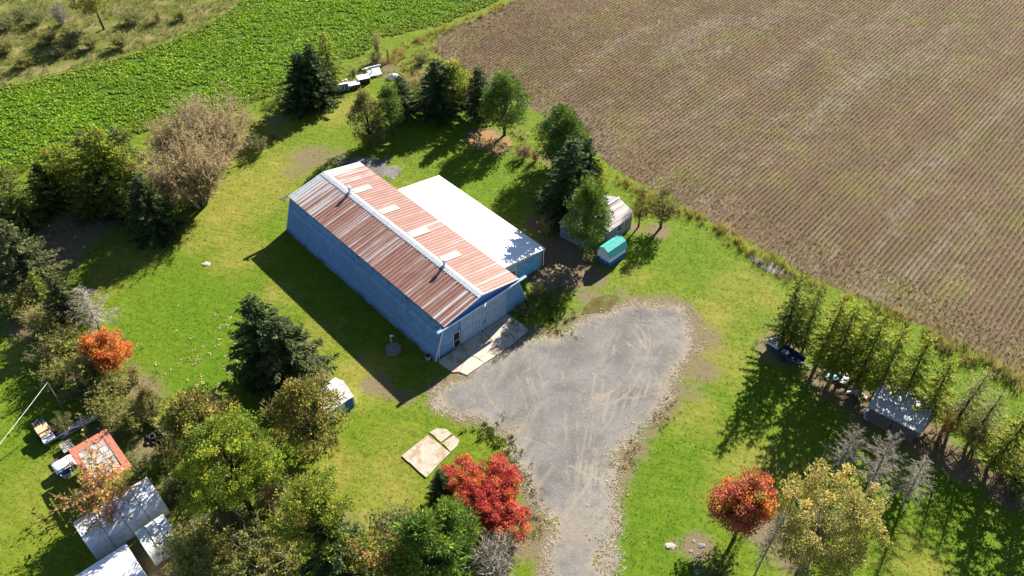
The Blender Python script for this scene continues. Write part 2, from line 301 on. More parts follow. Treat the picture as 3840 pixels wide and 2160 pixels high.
def dust(x, y):
    d = np.zeros(len(x))
    for tr in TRACKS:
        for off in (0, 1.5):
            dd = line_d(x, y, [(p[0]+off*.7, p[1]+off*.7) for p in tr]); d = np.maximum(d, (.5+.35*((len(tr)+off) % 2))*np.clip(1.2-dd/.17, 0, 1)*np.clip(2.2*fbm(x, y, 2.2, 3)-.55, 0, 1))
    d = np.maximum(d, .95*np.clip(1.1-(poly_sd(x, y, DRIVE)+(fbm(x, y, 3.2, 4)-.5)*3.6)/1.9, 0, 1))
    d = np.maximum(d, .7*np.clip(1.3-np.hypot(x-(5.29, 32.76)[0], y-(5.29, 32.76)[1])/3.0, 0, 1))
    return dict(dust=d*(.45+.9*fbm(x, y, 1.2)))
cell_sheet('gravel_drive', DRIVE, .018, M_GRAVEL, .11, 3.2, 1.7, dust, .95)
cell_sheet('gravel_patch', BACKGRAVEL, .018, M_GRAVEL, .13, 1.0, .9, lambda x, y: dict(dust=.5*fbm(x, y, 1)))
cell_sheet('gravel_strip', BACKSTRIP, .022, M_GRAVEL, .13, 1.0, .9, lambda x, y: dict(dust=.3*fbm(x, y, 1)))
# puddle at the head of the drive and the mud hole by the field
def water_mat():
    t = NT('muddy_water', .08, .5); p = t.pos(); t.color(t.ramp(t.noise(p, 1.2, 4), [(.35, (.075, .068, .02)), (.7, (.13, .115, .04))])); t.bump(t.noise(p, 6, 2), .03, .02); return t.m
M_WATER = water_mat()
PUDDLE = [(6.97, 56.44), (7.37, 57.67), (8.25, 58.71), (9.73, 59.29), (10.84, 59.29), (11.11, 58.71), (10.43, 57.96), (10.16, 57.22), (9.11, 56.66), (8.10, 56.55)]
ngon_sheet('puddle', PUDDLE, .026, M_WATER, .2, .12)
MUD = [(25.64, 65.59), (26.60, 65.07), (27.94, 64.30), (29.55, 63.04), (30.03, 62.42), (29.25, 61.80), (27.71, 62.42), (26.15, 63.98)]
M_ASH = plain('ash_mud', (.2, .2, .2), .9, .6, 2.5); ngon_sheet('ash_bed', MUD, .018, M_ASH, .3, .25)
def path_mat():
    t = NT('needle_litter', .95, .1); p = t.pos(); f = t.noise(p, 10, 5, .8); t.color(t.ramp(f, [(.3, (.12, .07, .03)), (.55, (.27, .17, .075)), (.8, (.42, .3, .16))])); t.bump(f, .8, .06); return t.m
M_LITTER = path_mat()
cell_sheet('needle_litter', [(-6.06, 88.36), (-4.56, 89.75), (-2.49, 89.75), (-0.67, 88.36), (0.10, 86.55), (-1.66, 85.23), (-3.69, 85.93), (-5.49, 86.82)], .008, M_LITTER, .16, 1.2, 1.0)
cell_sheet('bare_track', [(2.76, 68.93), (4.96, 68.24), (7.88, 65.59), (8.94, 62.42), (7.56, 60.59), (4.66, 60.89), (2.55, 59.41), (1.34, 61.19), (2.23, 64.30)], .008, plain('bare_soil', (.17, .12, .07), .95, .5, 5, bump=.6), .16, 1.4, 1.2)

# ------------------------------------------------------------------ scattered plants that nobody could count
def pick(pal, n, r=rng, jit=.18):
    pal = np.array(pal); i = r.integers(0, len(pal), n); j = r.integers(0, len(pal), n); t = r.random((n, 1))
    return (pal[i]*t+pal[j]*(1-t))*(1+(r.random((n, 1))-.5)*2*jit)
def unit(v): return v/np.maximum(np.linalg.norm(v, axis=-1, keepdims=True), 1e-9)
def blades(P, D, L, Wd, C, r=rng):
    """one triangle per blade"""
    n = len(P); S = unit(np.cross(D, r.normal(size=(n, 3)))); L = np.broadcast_to(L, n)[:, None]; Wd = np.broadcast_to(Wd, n)[:, None]
    V = np.stack([P-S*Wd/2, P+S*Wd/2, P+D*L], 1).reshape(-1, 3); F = np.arange(n*3).reshape(n, 3); return V, F, np.repeat(C, 3, 0)
def leaves(P, D, L, Wd, C, r=rng, S=None):
    """one folded rhombus per leaf or spray"""
    n = len(P); S = unit(np.cross(D, r.normal(size=(n, 3)))) if S is None else S; L = np.broadcast_to(L, n)[:, None]; Wd = np.broadcast_to(Wd, n)[:, None]
    V = np.stack([P, P+D*L*.45+S*Wd/2, P+D*L, P+D*L*.45-S*Wd/2], 1).reshape(-1, 4*3).reshape(-1, 3); F = np.arange(n*4).reshape(n, 4); return V, F, np.repeat(C, 4, 0)
def clumps(xy, k, h, spread, lean, wd, pal, r=rng, z=0.0, hv=.35, colnoise=None):
    n = len(xy); c = pick(pal, n, r); P = np.repeat(np.c_[xy, np.full(n, z)], k, 0); m = n*k
    P[:, :2] += r.normal(size=(m, 2))*spread; D = np.c_[r.normal(size=(m, 2))*lean, np.ones(m)]; D = unit(D)
    hh = np.repeat(np.broadcast_to(h, n)*(1+hv*(r.random(n)*2-1)), k)*(.6+.6*r.random(m))
    return blades(P, D, hh, wd*(.7+.6*r.random(m)), np.repeat(c, k, 0)*(1+(r.random((m, 1))-.5)*.5), r)
def stuff(name, VFC, mat, label, cat):
    V, F, C = VFC; return tag(inst(name, arr_mesh(name, V, F, mat, C)), label, cat, kind='stuff')
def in_view(x, y, pad=2.0):
    # the wedge of ground the place is built for, with a margin on every side
    return (np.abs(x) < 30+pad+.47*y) & (y > 22) & (y < 140)
def scatter(poly, spacing, r=rng, inset=0.0):
    xs = [p[0] for p in poly]; ys = [p[1] for p in poly]; x0, x1 = max(min(xs), -125), min(max(xs), 125); y0, y1 = max(min(ys), 15), min(max(ys), 148)
    X, Y = np.meshgrid(np.arange(x0, x1, spacing), np.arange(y0, y1, spacing)); X = X.ravel()+(r.random(X.size)-.5)*spacing*1.1; Y = Y.ravel()+(r.random(Y.size)-.5)*spacing*1.1
    k = (poly_sd(X, Y, poly)+(fbm(X, Y, 1.6, 3)-.5)*1.0 > inset) & in_view(X, Y); return np.c_[X[k], Y[k]]
# crop: low leafy clumps, closed canopy with dark gaps
xy = scatter(CROP, .34); gapn = fbm(xy[:, 0]*.8+xy[:, 1]*.2, xy[:, 1]*1.3, 1.0, 3); xy = xy[gapn > .36]
n = len(xy); k = 7; m = n*k; P = np.repeat(np.c_[xy, np.full(n, .02)], k, 0); az = rng.random(m)*6.283; el = .35+.75*rng.random(m)
D = np.c_[np.cos(az)*np.cos(el), np.sin(az)*np.cos(el), np.sin(el)]; S = np.c_[-np.sin(az), np.cos(az), np.zeros(m)]; P[:, :2] += rng.normal(size=(m, 2))*.09; hs = np.repeat(.7+.6*fbm(xy[:, 0], xy[:, 1], 3)+.2*rng.random(n), k)
edge = np.clip(1.3-poly_sd(xy[:, 0], xy[:, 1], CROP)/3.0, 0, 1)[:, None]; c = pick([(.19, .345, .010), (.145, .29, .008), (.235, .37, .014), (.27, .39, .018)], n)*(.8+.4*fbm(xy[:, 0], xy[:, 1], 7)[:, None]); c = c*(1-edge*.6)+np.array([.22, .25, .03])*edge*.6
V, F, C = leaves(P, D, hs*(.24+.13*rng.random(m)), .12+.07*rng.random(m), np.repeat(c, k, 0)*(1+(rng.random((m, 1))-.5)*.35), S=S)
stuff('crop_plants', (V, F, C), M_GRASS, 'dense bright green leafy crop filling the field at upper left', 'crop')
# stubble: stalk stubs and chaff standing in rows
d = np.array([math.cos(ROWANG), math.sin(ROWANG)]); nn = np.array([math.sin(ROWANG), -math.cos(ROWANG)])
rr, ss = np.meshgrid(np.round(np.arange(-110, 60, ROWGAP)/ROWGAP)*ROWGAP-.25*ROWGAP, np.arange(20, 190, .17)); rr = rr.ravel(); ss = ss.ravel()+(rng.random(ss.size)-.5)*.25
xy = ss[:, None]*d+(rr+rng.normal(size=rr.size)*.025)[:, None]*nn; kk = (xy[:, 1] > 30) & (xy[:, 1] < 146) & (xy[:, 0] > -20) & (xy[:, 0] < 115); xy = xy[kk]
sdv = poly_sd(xy[:, 0], xy[:, 1], STUB); hd = np.clip((sdv-2)/12, 0, 1); nz = fbm(xy[:, 0], xy[:, 1], 9, 3); keep = (sdv > .1) & in_view(xy[:, 0], xy[:, 1]) & (rng.random(len(xy)) < .35+1.1*nz)
xy = xy[keep]; hd = hd[keep]; sdv = sdv[keep]; j = np.where((hd < .3)[:, None], .2, .02); xy = xy+rng.normal(size=xy.shape)*j
kh = xy@nn; band = fbm(xy@d*.25, kh, 7, 3); n = len(xy); c = pick([(.29, .2, .115), (.36, .26, .16), (.19, .13, .075), (.45, .355, .24)], n)*(.55+.9*fbm(xy[:, 0], xy[:, 1], 4)[:, None]); gr = (fbm(xy[:, 0]+40, xy[:, 1], 5, 3) > .58)[:, None] & (rng.random((n, 1)) < .5)
bd = np.clip(2.2*(fbm(xy@d*.2, kh, 6.5, 2)-.5)+.5, 0, 1)[:, None]; c = c*(.78+.34*bd)*np.where(bd > .5, 1, np.array([1.06, .95, .88]))
c = np.where(gr, pick([(.2, .2, .05), (.26, .25, .09), (.13, .17, .03)], n), c); k = 4; m = n*k
P = np.repeat(np.c_[xy, np.full(n, .01)], k, 0); P[:, :2] += rng.normal(size=(m, 1))*.07*d+rng.normal(size=(m, 2))*.02; D = unit(np.c_[rng.normal(size=(m, 2))*.3+rng.normal(size=(m, 1))*.4*d, np.ones(m)])
V, F, C = blades(P, D, .19+.19*rng.random(m), .04+.035*rng.random(m), np.repeat(c, k, 0)*(1+(rng.random((m, 1))-.5)*.5))
stuff('stubble', (V, F, C), M_GRASS, 'rows of short brown stalks left on the harvested field at right', 'stubble')
# lawn: short uneven tufts
xs = (rng.random(190000)-.5)*180; ys = 22+rng.random(190000)*95; k = in_view(xs, ys, 0)
for poly in (CROP, STUB, MEADOW): k &= poly_sd(xs, ys, poly) < 0
k &= (poly_sd(xs, ys, DRIVE)+(fbm(xs, ys, 3.2, 4)-.5)*3.6 < .25) | ((poly_sd(xs, ys, DRIVE) < 1.6) & (rng.random(len(xs)) < .12))
BARN_O = (-2.932, 54.398); BARN_A = -0.821
ca, sa = math.cos(BARN_A), math.sin(BARN_A)
def barn_loc(x, y): return (x-BARN_O[0])*ca+(y-BARN_O[1])*sa, -(x-BARN_O[0])*sa+(y-BARN_O[1])*ca
bu, bw = barn_loc(xs, ys); k &= ~((bu > -27) & (bu < 3.6) & (bw > -6.2) & (bw < 6.2)) & ~((bu > -20.2) & (bu < -2.4) & (bw > 5) & (bw < 11.1))
xs, ys = xs[k], ys[k]; dm = np.maximum(blobs(xs, ys, DIRT), fringe(xs, ys)); k = rng.random(len(xs)) > dm*.95; xs, ys, dm = xs[k], ys[k], dm[k]
dr = np.clip(blobs(xs, ys, DRY)*.9+1.6*(fbm(xs, ys, 4)-.5)+.05, 0, 1)[:, None]; lu = blobs(xs, ys, LUSH)[:, None]; n = len(xs)
c = pick([(.118, .178, .010), (.16, .205, .016), (.082, .15, .008)], n); c = c*(1-lu*.6)+pick([(.07, .165, .005), (.105, .195, .006)], n)*lu*.6; c = c*(1-dr)+pick([(.28, .24, .045), (.22, .215, .03), (.33, .27, .08)], n)*dr
kk = 3; m = n*kk; P = np.repeat(np.c_[xs, ys, np.full(n, .0)], kk, 0); P[:, :2] += rng.normal(size=(m, 2))*.06; D = unit(np.c_[rng.normal(size=(m, 2))*1.5, np.ones(m)])
V, F, C = blades(P, D, .05+.06*rng.random(m), .04+.05*rng.random(m), np.repeat(c, kk, 0)*(1+(rng.random((m, 1))-.5)*.25))
stuff('lawn_grass', (V, F, C), M_GRASS, 'short green and straw coloured grass of the mown lawn', 'grass')
# taller grass and weeds along edges
GOLD = [(.36, .27, .07), (.42, .34, .12), (.28, .24, .05), (.22, .22, .04)]; TAN = [(.36, .27, .14), (.44, .35, .2), (.25, .19, .09), (.3, .27, .1)]; BROWN = [(.24, .165, .09), (.31, .22, .125), (.17, .125, .07), (.34, .27, .165)]; OLIVE = [(.14, .15, .03), (.2, .2, .045), (.26, .24, .07), (.1, .12, .02)]; GREEN = [(.08, .15, .012), (.12, .19, .02), (.06, .11, .01)]
def strip(pts, width, dn, r=rng):
    out = []
    for a, b in zip(pts[:-1], pts[1:]):
        L = math.hypot(b[0]-a[0], b[1]-a[1]); n = max(1, int(L*width*dn)); t = r.random(n)[:, None]; q = np.array(a)+(np.array(b)-np.array(a))*t+r.normal(size=(n, 2))*width*.42; out.append(q)
    q = np.concatenate(out); return q[fbm(q[:, 0], q[:, 1], 1.8, 3) > .4]
def tall(name, pts, width, dn, h, pal, label, k=9, lean=.35, wd=.05, cat='tall grass', spread=.12):
    q = strip(pts, width, dn); return stuff(name, clumps(q, k, h, spread, lean, wd, pal), M_GRASS, label, cat)
tall('verge_grass', [(11.97, 80.15), (14.38, 77.75), (16.50, 75.66), (18.60, 73.93), (20.67, 72.46), (23.06, 70.46), (25.14, 67.43), (26.07, 65.59)], 1.3, 8, .9, GOLD, 'golden tall grass edging the brown field behind the small sheds')
tall('verge_grass', [(26.07, 65.59), (28.72, 63.98), (30.30, 61.80), (33.05, 59.70), (36.12, 57.67), (39.09, 55.72), (41.36, 53.30), (43.36, 51.48), (45.67, 49.73), (48.20, 47.09)], 1.6, 7, .95, GOLD+OLIVE, 'yellow green tall grass along the field edge behind the row of larches')
tall('verge_grass', [(40.58, 53.30), (42.49, 51.23), (44.26, 49.98), (45.99, 48.75), (47.99, 46.62)], 1.4, 7, 1.2, [(.42, .36, .14), (.36, .3, .1), (.2, .17, .06)], 'pale plumed grass at the right end of the field edge')
tall('verge_grass', [(0.13, 128.50), (-5.58, 122.29), (-11.00, 117.80), (-13.86, 114.93), (-16.53, 111.16), (-18.44, 106.97)], 1.5, 7, .9, GOLD+[(.3, .17, .06)], 'orange gold tall grass between green crop and brown field at top')
tall('verge_grass', [(-22.84, 101.34), (-20.04, 105.82), (-17.34, 107.56), (-13.95, 108.74), (-11.77, 111.16), (-12.99, 104.11), (-15.67, 102.44), (-7.81, 102.99), (-6.58, 100.80)], 3.6, 3, .9, TAN+GOLD, 'tan rough grass around the pale junk by the crop edge')
tall('verge_grass', [(0.10, 89.75), (1.64, 87.91), (2.86, 84.79), (0.10, 83.49)], 1.4, 5, .7, TAN, 'tan rough grass beside the bright pine at the field corner')
tall('verge_grass', [(-35.14, 96.39), (-32.69, 95.07), (-32.14, 97.62), (-33.21, 92.61), (-34.65, 89.75)], 1.8, 4, .7, OLIVE+GREEN, 'weedy green grass between bare thicket and crop')
tall('verge_grass', [(-61.99, 79.18), (-59.26, 81.80), (-54.97, 85.93), (-49.07, 87.91)], 1.4, 4, .7, OLIVE+GREEN, 'weedy grass along the crop edge behind the left larches')
tall('ditch_grass', [(25.74, 66.11), (26.29, 64.62), (27.57, 62.73), (29.17, 61.50), (30.30, 61.80)], .8, 6, .5, TAN, 'straw coloured grass rimming the grey ash bed by the field')
q = scatter(MEADOW, .55); q = q[fbm(q[:, 0], q[:, 1], 2.5, 3) > .4]
stuff('meadow_grass', clumps(q, 7, .65, .15, .45, .06, TAN+OLIVE+OLIVE+GREEN), M_GRASS, 'rank tan and olive meadow grass in the top left corner', 'tall grass')
tall('undergrowth', [(25.22, 51.74), (26.64, 50.48), (28.45, 48.75), (30.34, 47.56), (31.97, 45.70), (32.55, 44.13)], 3.0, 4, .55, BROWN+OLIVE, 'brown undergrowth beneath the left half of the larch row')
tall('undergrowth', [(35.19, 41.55), (36.46, 40.30), (38.22, 38.69), (40.17, 36.95), (42.45, 34.71)], 2.2, 5, .6, BROWN+[(.34, .22, .15)], 'reddish brown undergrowth right of the tin roofed shack', wd=.04)
tall('undergrowth', [(-54.04, 65.59), (-52.12, 68.24), (-49.66, 71.02), (-46.37, 73.19), (-43.64, 74.67)], 3.2, 3, .4, BROWN, 'dark brown litter and weeds beneath the left larches')
tall('undergrowth', [(-49.98, 58.25), (-46.60, 55.99), (-43.54, 53.30), (-39.86, 49.73), (-36.06, 46.39), (-33.12, 44.13)], 4.0, 3.4, .6, BROWN+OLIVE+TAN, 'tangled tan and olive brush along the left boundary')
tall('undergrowth', [(-30.96, 40.71), (-27.83, 37.14), (-24.70, 34.17), (-21.76, 31.39), (-19.30, 28.80)], 4.2, 3.2, .6, GREEN+OLIVE+BROWN, 'shaded weedy strip along the low board wall')
tall('undergrowth', [(-22.13, 34.17), (-18.76, 33.46), (-15.66, 30.39), (-11.74, 28.80), (-8.78, 29.41)], 3.2, 3, .5, OLIVE+BROWN+[(.3, .16, .05)], 'mixed olive and rusty undergrowth under the bottom trees')
tall('weed_patch', [(-3.27, 42.61), (-1.68, 42.18), (-0.45, 41.13), (-0.61, 39.49), (-1.99, 40.30), (-3.05, 41.13), (-3.71, 40.30)], 1.5, 9, .35, GREEN+OLIVE, 'leafy green weeds between the broken slab and the drive', k=10, lean=.9, wd=.09, cat='weeds')
tall('weed_patch', [(0.41, 39.49), (1.39, 37.14), (1.99, 34.17), (1.79, 32.07), (2.97, 29.73)], 1.2, 6, .3, OLIVE+TAN, 'straggling weeds along the left edge of the drive', lean=.8, wd=.06, cat='weeds')
tall('weed_patch', [(9.11, 37.91), (11.15, 41.13), (13.16, 43.25), (14.97, 45.93)], 1.3, 5, .25, TAN+OLIVE, 'dry weeds along the right edge of the drive', lean=.8, wd=.06, cat='weeds')
tall('weed_patch', [(0.48, 55.99), (1.69, 57.11), (3.73, 57.67), (5.27, 55.99), (4.40, 54.36)], 1.7, 8, .45, GREEN+OLIVE, 'green weeds in the shade beside the big sliding doors', lean=.7, wd=.08, cat='weeds')
tall('weed_patch', [(1.72, 59.11), (3.59, 60.00), (5.41, 59.11)], 1.6, 6, .5, OLIVE+TAN, 'olive weeds between the barn corner and the lean-to', lean=.6, wd=.07, cat='weeds')
# fallen leaves and loose stones
def flat_bits(xy, size, pal, z=.02):
    n = len(xy); az = rng.random(n)*6.28; D = unit(np.c_[np.cos(az), np.sin(az), .25*rng.normal(size=n)]); S = unit(np.c_[-np.sin(az), np.cos(az), .25*rng.normal(size=n)])
    return leaves(np.c_[xy, np.full(n, z)+.03*rng.random(n)], D, size*(.6+.8*rng.random(n)), size*(.5+.6*rng.random(n)), pick(pal, n), S=S)
cs = np.concatenate([np.array([(-31.32, 52.77), (-28.45, 50.73), (-25.82, 47.80), (-28.89, 46.86), (-28.76, 54.90), (-30.82, 49.73), (-25.41, 50.73)])[rng.integers(0, 7, 60)]+rng.normal(size=(60, 2))*2.6]); q = np.repeat(cs, 9, 0)+rng.normal(size=(540, 2))*.14
stuff('fallen_leaves', flat_bits(q, .13, [(.5, .4, .22), (.42, .3, .14), (.6, .5, .3)], .05), M_GRASS, 'pale fallen leaves strewn over the lawn behind the dark spruces', 'leaves')
q = strip([(12.68, 45.02), (11.07, 41.97), (9.77, 39.49), (8.64, 37.14), (8.14, 34.53), (7.51, 31.05)], 2.6, 5)
stuff('fallen_leaves', flat_bits(np.concatenate([q, strip([(5.98, 54.36), (8.46, 55.99), (12.63, 57.67), (16.60, 57.11), (17.80, 53.30), (16.20, 49.24)], 2.6, 5)]), .14, [(.46, .33, .2), (.36, .24, .14), (.55, .43, .28), (.2, .14, .09)], .04), M_GRASS, 'tan fallen leaves along the edge of the gravel', 'leaves')
n = 26000; xs = (rng.random(n)-.5)*40+6; ys = 28+rng.random(n)*42; k = poly_sd(xs, ys, DRIVE)+(fbm(xs, ys, 3.2, 4)-.5)*3.6 > 1.0+.6*rng.normal(size=n); q = np.c_[xs, ys][k]
stuff('gravel_stones', flat_bits(q, .07, [(.34, .33, .32), (.2, .195, .19), (.45, .43, .4), (.3, .26, .2)], .02), M_TWIG, 'loose grey stones on the gravel drive', 'gravel')

# ------------------------------------------------------------------ trees
def tubes(paths, n=6):
    """vectorless little tube builder for limbs: list of (pts, radii)"""
    b = MB()
    for pts, rad, k in paths: b.tube(pts, rad, k, cap=False)
    return b
def join(parts):
    Vs, Fs, Cs = [], [], []; o = 0
    for V, F, C in parts: Vs.append(V); Fs.append(F+o); Cs.append(C); o += len(V)
    return np.concatenate(Vs), np.concatenate(Fs), np.concatenate(Cs)
class Proto:
    def __init__(s, trunk, crown, h, names=('trunk', 'crown')): s.trunk, s.crown, s.h, s.names = trunk, crown, h, names
def conifer(seed, h=10., r=2.4, t0=.06, levels=28, nb=(9, 4), pal=((.02, .05, .022),), spray=.46, wid=.115, dens_=8.5, per=4, droop=.28, up=.35, shape=.85, bare=False, barkm=None, tipup=.12, rag=.2, name='spruce', mat=None):
    r_ = np.random.default_rng(seed); Ps, Ds, Ls, Ws, Cs = [], [], [], [], []; limbs = []
    lean = r_.normal(size=2)*.012*h
    limbs.append(([(0, 0, -.1), (lean[0]*.3, lean[1]*.3, h*.35), (lean[0]*.7, lean[1]*.7, h*.7), (lean[0], lean[1], h*.99)], [h*.017, h*.0125, h*.007, .012], 7))
    for i in range(levels):
        t = t0+(.985-t0)*(i+.3*r_.random())/levels; nbr = int(round(nb[0]+(nb[1]-nb[0])*t)); base = np.array([lean[0]*t, lean[1]*t, t*h]); off = r_.random()*6.28
        tt = (t-t0)/(1-t0)
        for b in range(nbr):
            az = off+6.283*b/nbr+r_.normal()*.25; Lb = (r*(1-tt)**shape*(1 if tt > .12 else .75+2*tt))*(1-rag+2*rag*r_.random())+.1
            el = -up*.5+up*1.6*tt+r_.normal()*.08; dh = np.array([math.cos(az), math.sin(az), 0]); sd_ = np.array([-math.sin(az), math.cos(az), 0])
            m = max(3, int(3+Lb*dens_)); s = np.linspace(.12, 1, m)+r_.normal(size=m)*.02
            z = math.tan(el)*s*Lb-droop*Lb*.55*s**2+tipup*Lb*s**4; Pt = base+dh*(s*Lb)[:, None]+np.c_[np.zeros(m), np.zeros(m), z]
            if Lb > .5: 
                f = lambda q: tuple(base+dh*q*Lb+np.array([0, 0, math.tan(el)*q*Lb-droop*Lb*.55*q*q+tipup*Lb*q**4])); limbs.append(([f(0), f(.5), f(.97)], [h*.0032*(Lb/r+.25), h*.002*(Lb/r+.2), .006], 3))
            c0 = pick(pal, 1, r_, .22)[0]
            for side in (range(per)):
                k = [-1, 1, 0, -.5, .5][side]; ang = k*(.75+.25*r_.random(m)); ww = 1-.35*s
                D = np.cos(ang)[:, None]*dh+np.sin(ang)[:, None]*sd_+np.c_[np.zeros(m), np.zeros(m), (-.25*droop*3+.35*r_.normal(size=m))+(-.5 if k == 0 and not bare else 0)]
                Ps.append(Pt+r_.normal(size=Pt.shape)*.04); Ds.append(unit(D)); Ls.append(spray*ww*(.65+.7*r_.random(m))*(.55+.45*min(1, Lb/1.2))); Ws.append(wid*(.7+.6*r_.random(m))); Cs.append(c0*(1+(r_.random((m, 1))-.5)*.5))
    P, D, L, W_, C = map(np.concatenate, (Ps, Ds, Ls, Ws, Cs))
    V, F, C = leaves(P, D, L, W_, C, r_)
    return Proto(tubes(limbs).mesh(name+'_trunk', barkm or M_BARK, True), arr_mesh(name+'_crown', V, F, M_TWIG if bare else (mat or M_NEEDLE), C), h, ('trunk', 'branches') if bare else ('trunk', 'crown'))
def blobby(seed, h=8., rx=2.6, rz=None, zc=None, ncl=80, per=70, clr=(.45, .85), leaf=(.16, .11), pals=(((.1, .15, .02),),), mat=None, needle=False, shell=.55, lobes=(), squash=1.0, forks=4, barkm=None, name='tree', trunk_r=.022, outl=.25):
    """deciduous tree, pine or cedar: limbs reaching leaf clumps spread through an uneven crown"""
    r_ = np.random.default_rng(seed); rz = rz or h*.36; zc = zc or h-rz; lob = list(lobes) or ([(0, 0, 0, .72)]+[(rx*.5*math.cos(a), rx*.5*math.sin(a), rz*e, .38+.2*r_.random()) for a, e in zip(r_.random()*6+np.arange(7)*2.4, r_.uniform(-.5, .55, 7))]+[(0, 0, rz*.45, .5)] if not needle else [(0, 0, 0, 1.0)])
    cen = []; rad = []
    wts = np.array([l[3]**3 for l in lob]); wts /= wts.sum()
    for i in range(ncl):
        l = lob[r_.choice(len(lob), p=wts)]; v = unit(r_.normal(size=(1, 3)))[0]; q = (shell+(1-shell)*r_.random())**(1/2.2)*(1+outl*(r_.random()-.5))
        p = np.array([v[0]*rx*l[3]*q+l[0], v[1]*rx*l[3]*q+l[1], zc+l[2]+v[2]*rz*l[3]*q*squash])
        if needle: tp = 1-.55*max(0., v[2]); p[:2] *= tp
        p[2] = max(p[2], .35); cen.append(p); rad.append((clr[0]+(clr[1]-clr[0])*r_.random()**1.6)*(1.25 if r_.random() < .15 else 1))
    cen = np.array(cen); rad = np.array(rad); limbs = []; fork = np.array([0, 0, max(.3, zc-rz*.75)])
    limbs.append(([(0, 0, -.1), tuple(fork*.5), tuple(fork), (r_.normal()*.1, r_.normal()*.1, zc+rz*.2)], [h*trunk_r, h*trunk_r*.8, h*trunk_r*.65, .02], 7))
    for p in cen[::2]:
        st = np.array([0, 0, fork[2]*(.75+.25*r_.random())+max(0, p[2]-fork[2])*.35*r_.random()]); mid = st*.45+p*.55+np.array([0, 0, -.12*np.linalg.norm(p-st)*r_.random()]); limbs.append(([tuple(st), tuple(mid), tuple(p)], [h*trunk_r*.22, h*trunk_r*.11, .006], 3))
    idx = np.repeat(np.arange(ncl), per); m = len(idx); v = unit(r_.normal(size=(m, 3))); q = r_.random(m)**(1/2.4)
    P = cen[idx]+v*(rad[idx]*q)[:, None]*np.array([1, 1, .75]); pi = r_.integers(0, len(pals), ncl); cc = np.stack([pick(pals[j], 1, r_, .2)[0] for j in pi]); C = cc[idx]*(1+(r_.random((m, 1))-.5)*.5)
    if needle: D = unit(v+np.array([0, 0, .35])+.35*r_.normal(size=(m, 3)))
    else: D = unit(r_.normal(size=(m, 3))+v*.5+np.array([0, 0, -.2]))
    V, F, C = leaves(P, D, leaf[0]*(.55+.9*r_.random(m)), leaf[1]*(.55+.9*r_.random(m)), C, r_)
    return Proto(tubes(limbs).mesh(name+'_trunk', barkm or M_BARK, True), arr_mesh(name+'_crown', V, F, mat or M_LEAF, C), h)
def twiggy(seed, h=4., r=2.5, stems=26, sub=12, tw=9, pal=((.3, .23, .15),), wd=.03, leafpal=None, nleaf=0, name='shrub', flat=.9, twl=.55):
    """many-stemmed bare shrub: stems, side shoots and fine twigs"""
    r_ = np.random.default_rng(seed); limbs = []; Ps, Ds, Ls, Ws = [], [], [], []
    for i in range(stems):
        az = r_.random()*6.28; out = r*(r_.random()**.6)*.8; hh = h*flat*(1-.45*(out/r)**2)*(.75+.35*r_.random()); e = np.array([math.cos(az)*out, math.sin(az)*out, hh]); b = np.array([math.cos(az), math.sin(az), 0])*out*.18
        mid = b*.6+e*.4+np.array([0, 0, hh*.12]); limbs.append(([tuple(b), tuple(mid), tuple(e)], [.05*h/4, .032*h/4, .01], 4))
        for j in range(sub):
            t = .2+.8*r_.random(); p = (b*(1-t)**2+2*mid*t*(1-t)+e*t*t); dr = unit((e-b+r_.normal(size=3)*h*.55)[None])[0]; dr[2] = abs(dr[2])*.8+.1; L = h*.26*(.5+r_.random())
            Ps.append(p); Ds.append(dr); Ls.append(L); Ws.append(wd*1.3)
            for k in range(tw):
                u = .15+.85*r_.random(); Ps.append(p+dr*L*u); dd = unit((dr+r_.normal(size=3)*.75)[None])[0]; Ds.append(dd); Ls.append(twl*(.4+.9*r_.random())); Ws.append(wd)
    P = np.array(Ps); D = unit(np.array(Ds)); L = np.array(Ls); n = len(P); C = pick(pal, n, r_, .3); parts = [blades(P, D, L, np.array(Ws), C, r_)]
    crown = arr_mesh(name+'_twigs', *parts[0][:2], M_TWIG, parts[0][2])
    if nleaf:
        i = r_.integers(0, n, nleaf); Q = P[i]+D[i]*(L[i]*r_.random(nleaf))[:, None]; A = blades(P, D, L, np.array(Ws), C, r_); V2, F2, C2 = leaves(Q, unit(r_.normal(size=(nleaf, 3))), .13*(.6+.8*r_.random(nleaf)), .08, pick(leafpal, nleaf, r_), r_)
        V = np.concatenate([A[0], V2]); crown = arr_mesh(name+'_crown', V, [A[1], F2+len(A[0])], M_LEAF, np.concatenate([A[2], C2]))
    return Proto(tubes(limbs).mesh(name+'_stems', M_BARKG, True), crown, h, ('stems', 'crown' if nleaf else 'twigs'))
trng = random.Random(11)
def plant(proto, name, x, y, h, label, cat='tree', group=None, wide=1.0, rz=None):
    o = empty(name, (x, y, 0), trng.random()*6.28 if rz is None else rz); s = h/proto.h; wv = wide*trng.uniform(.92, 1.08); o.scale = (s*wv, s*wv, s); o.rotation_euler[0] = trng.gauss(0, .025); o.rotation_euler[1] = trng.gauss(0, .025)
    for nm, me in zip(proto.names, (proto.trunk, proto.crown)): inst(nm, me, o)
    return tag(o, label, cat, group)
DARK = [(.038, .072, .022), (.052, .092, .027), (.075, .115, .032), (.105, .14, .042)]; OLV = [(.085, .105, .034), (.115, .13, .045), (.15, .155, .06), (.06, .08, .028)]; PINEG = [(.075, .15, .022), (.10, .18, .026), (.13, .205, .03), (.05, .105, .018)]
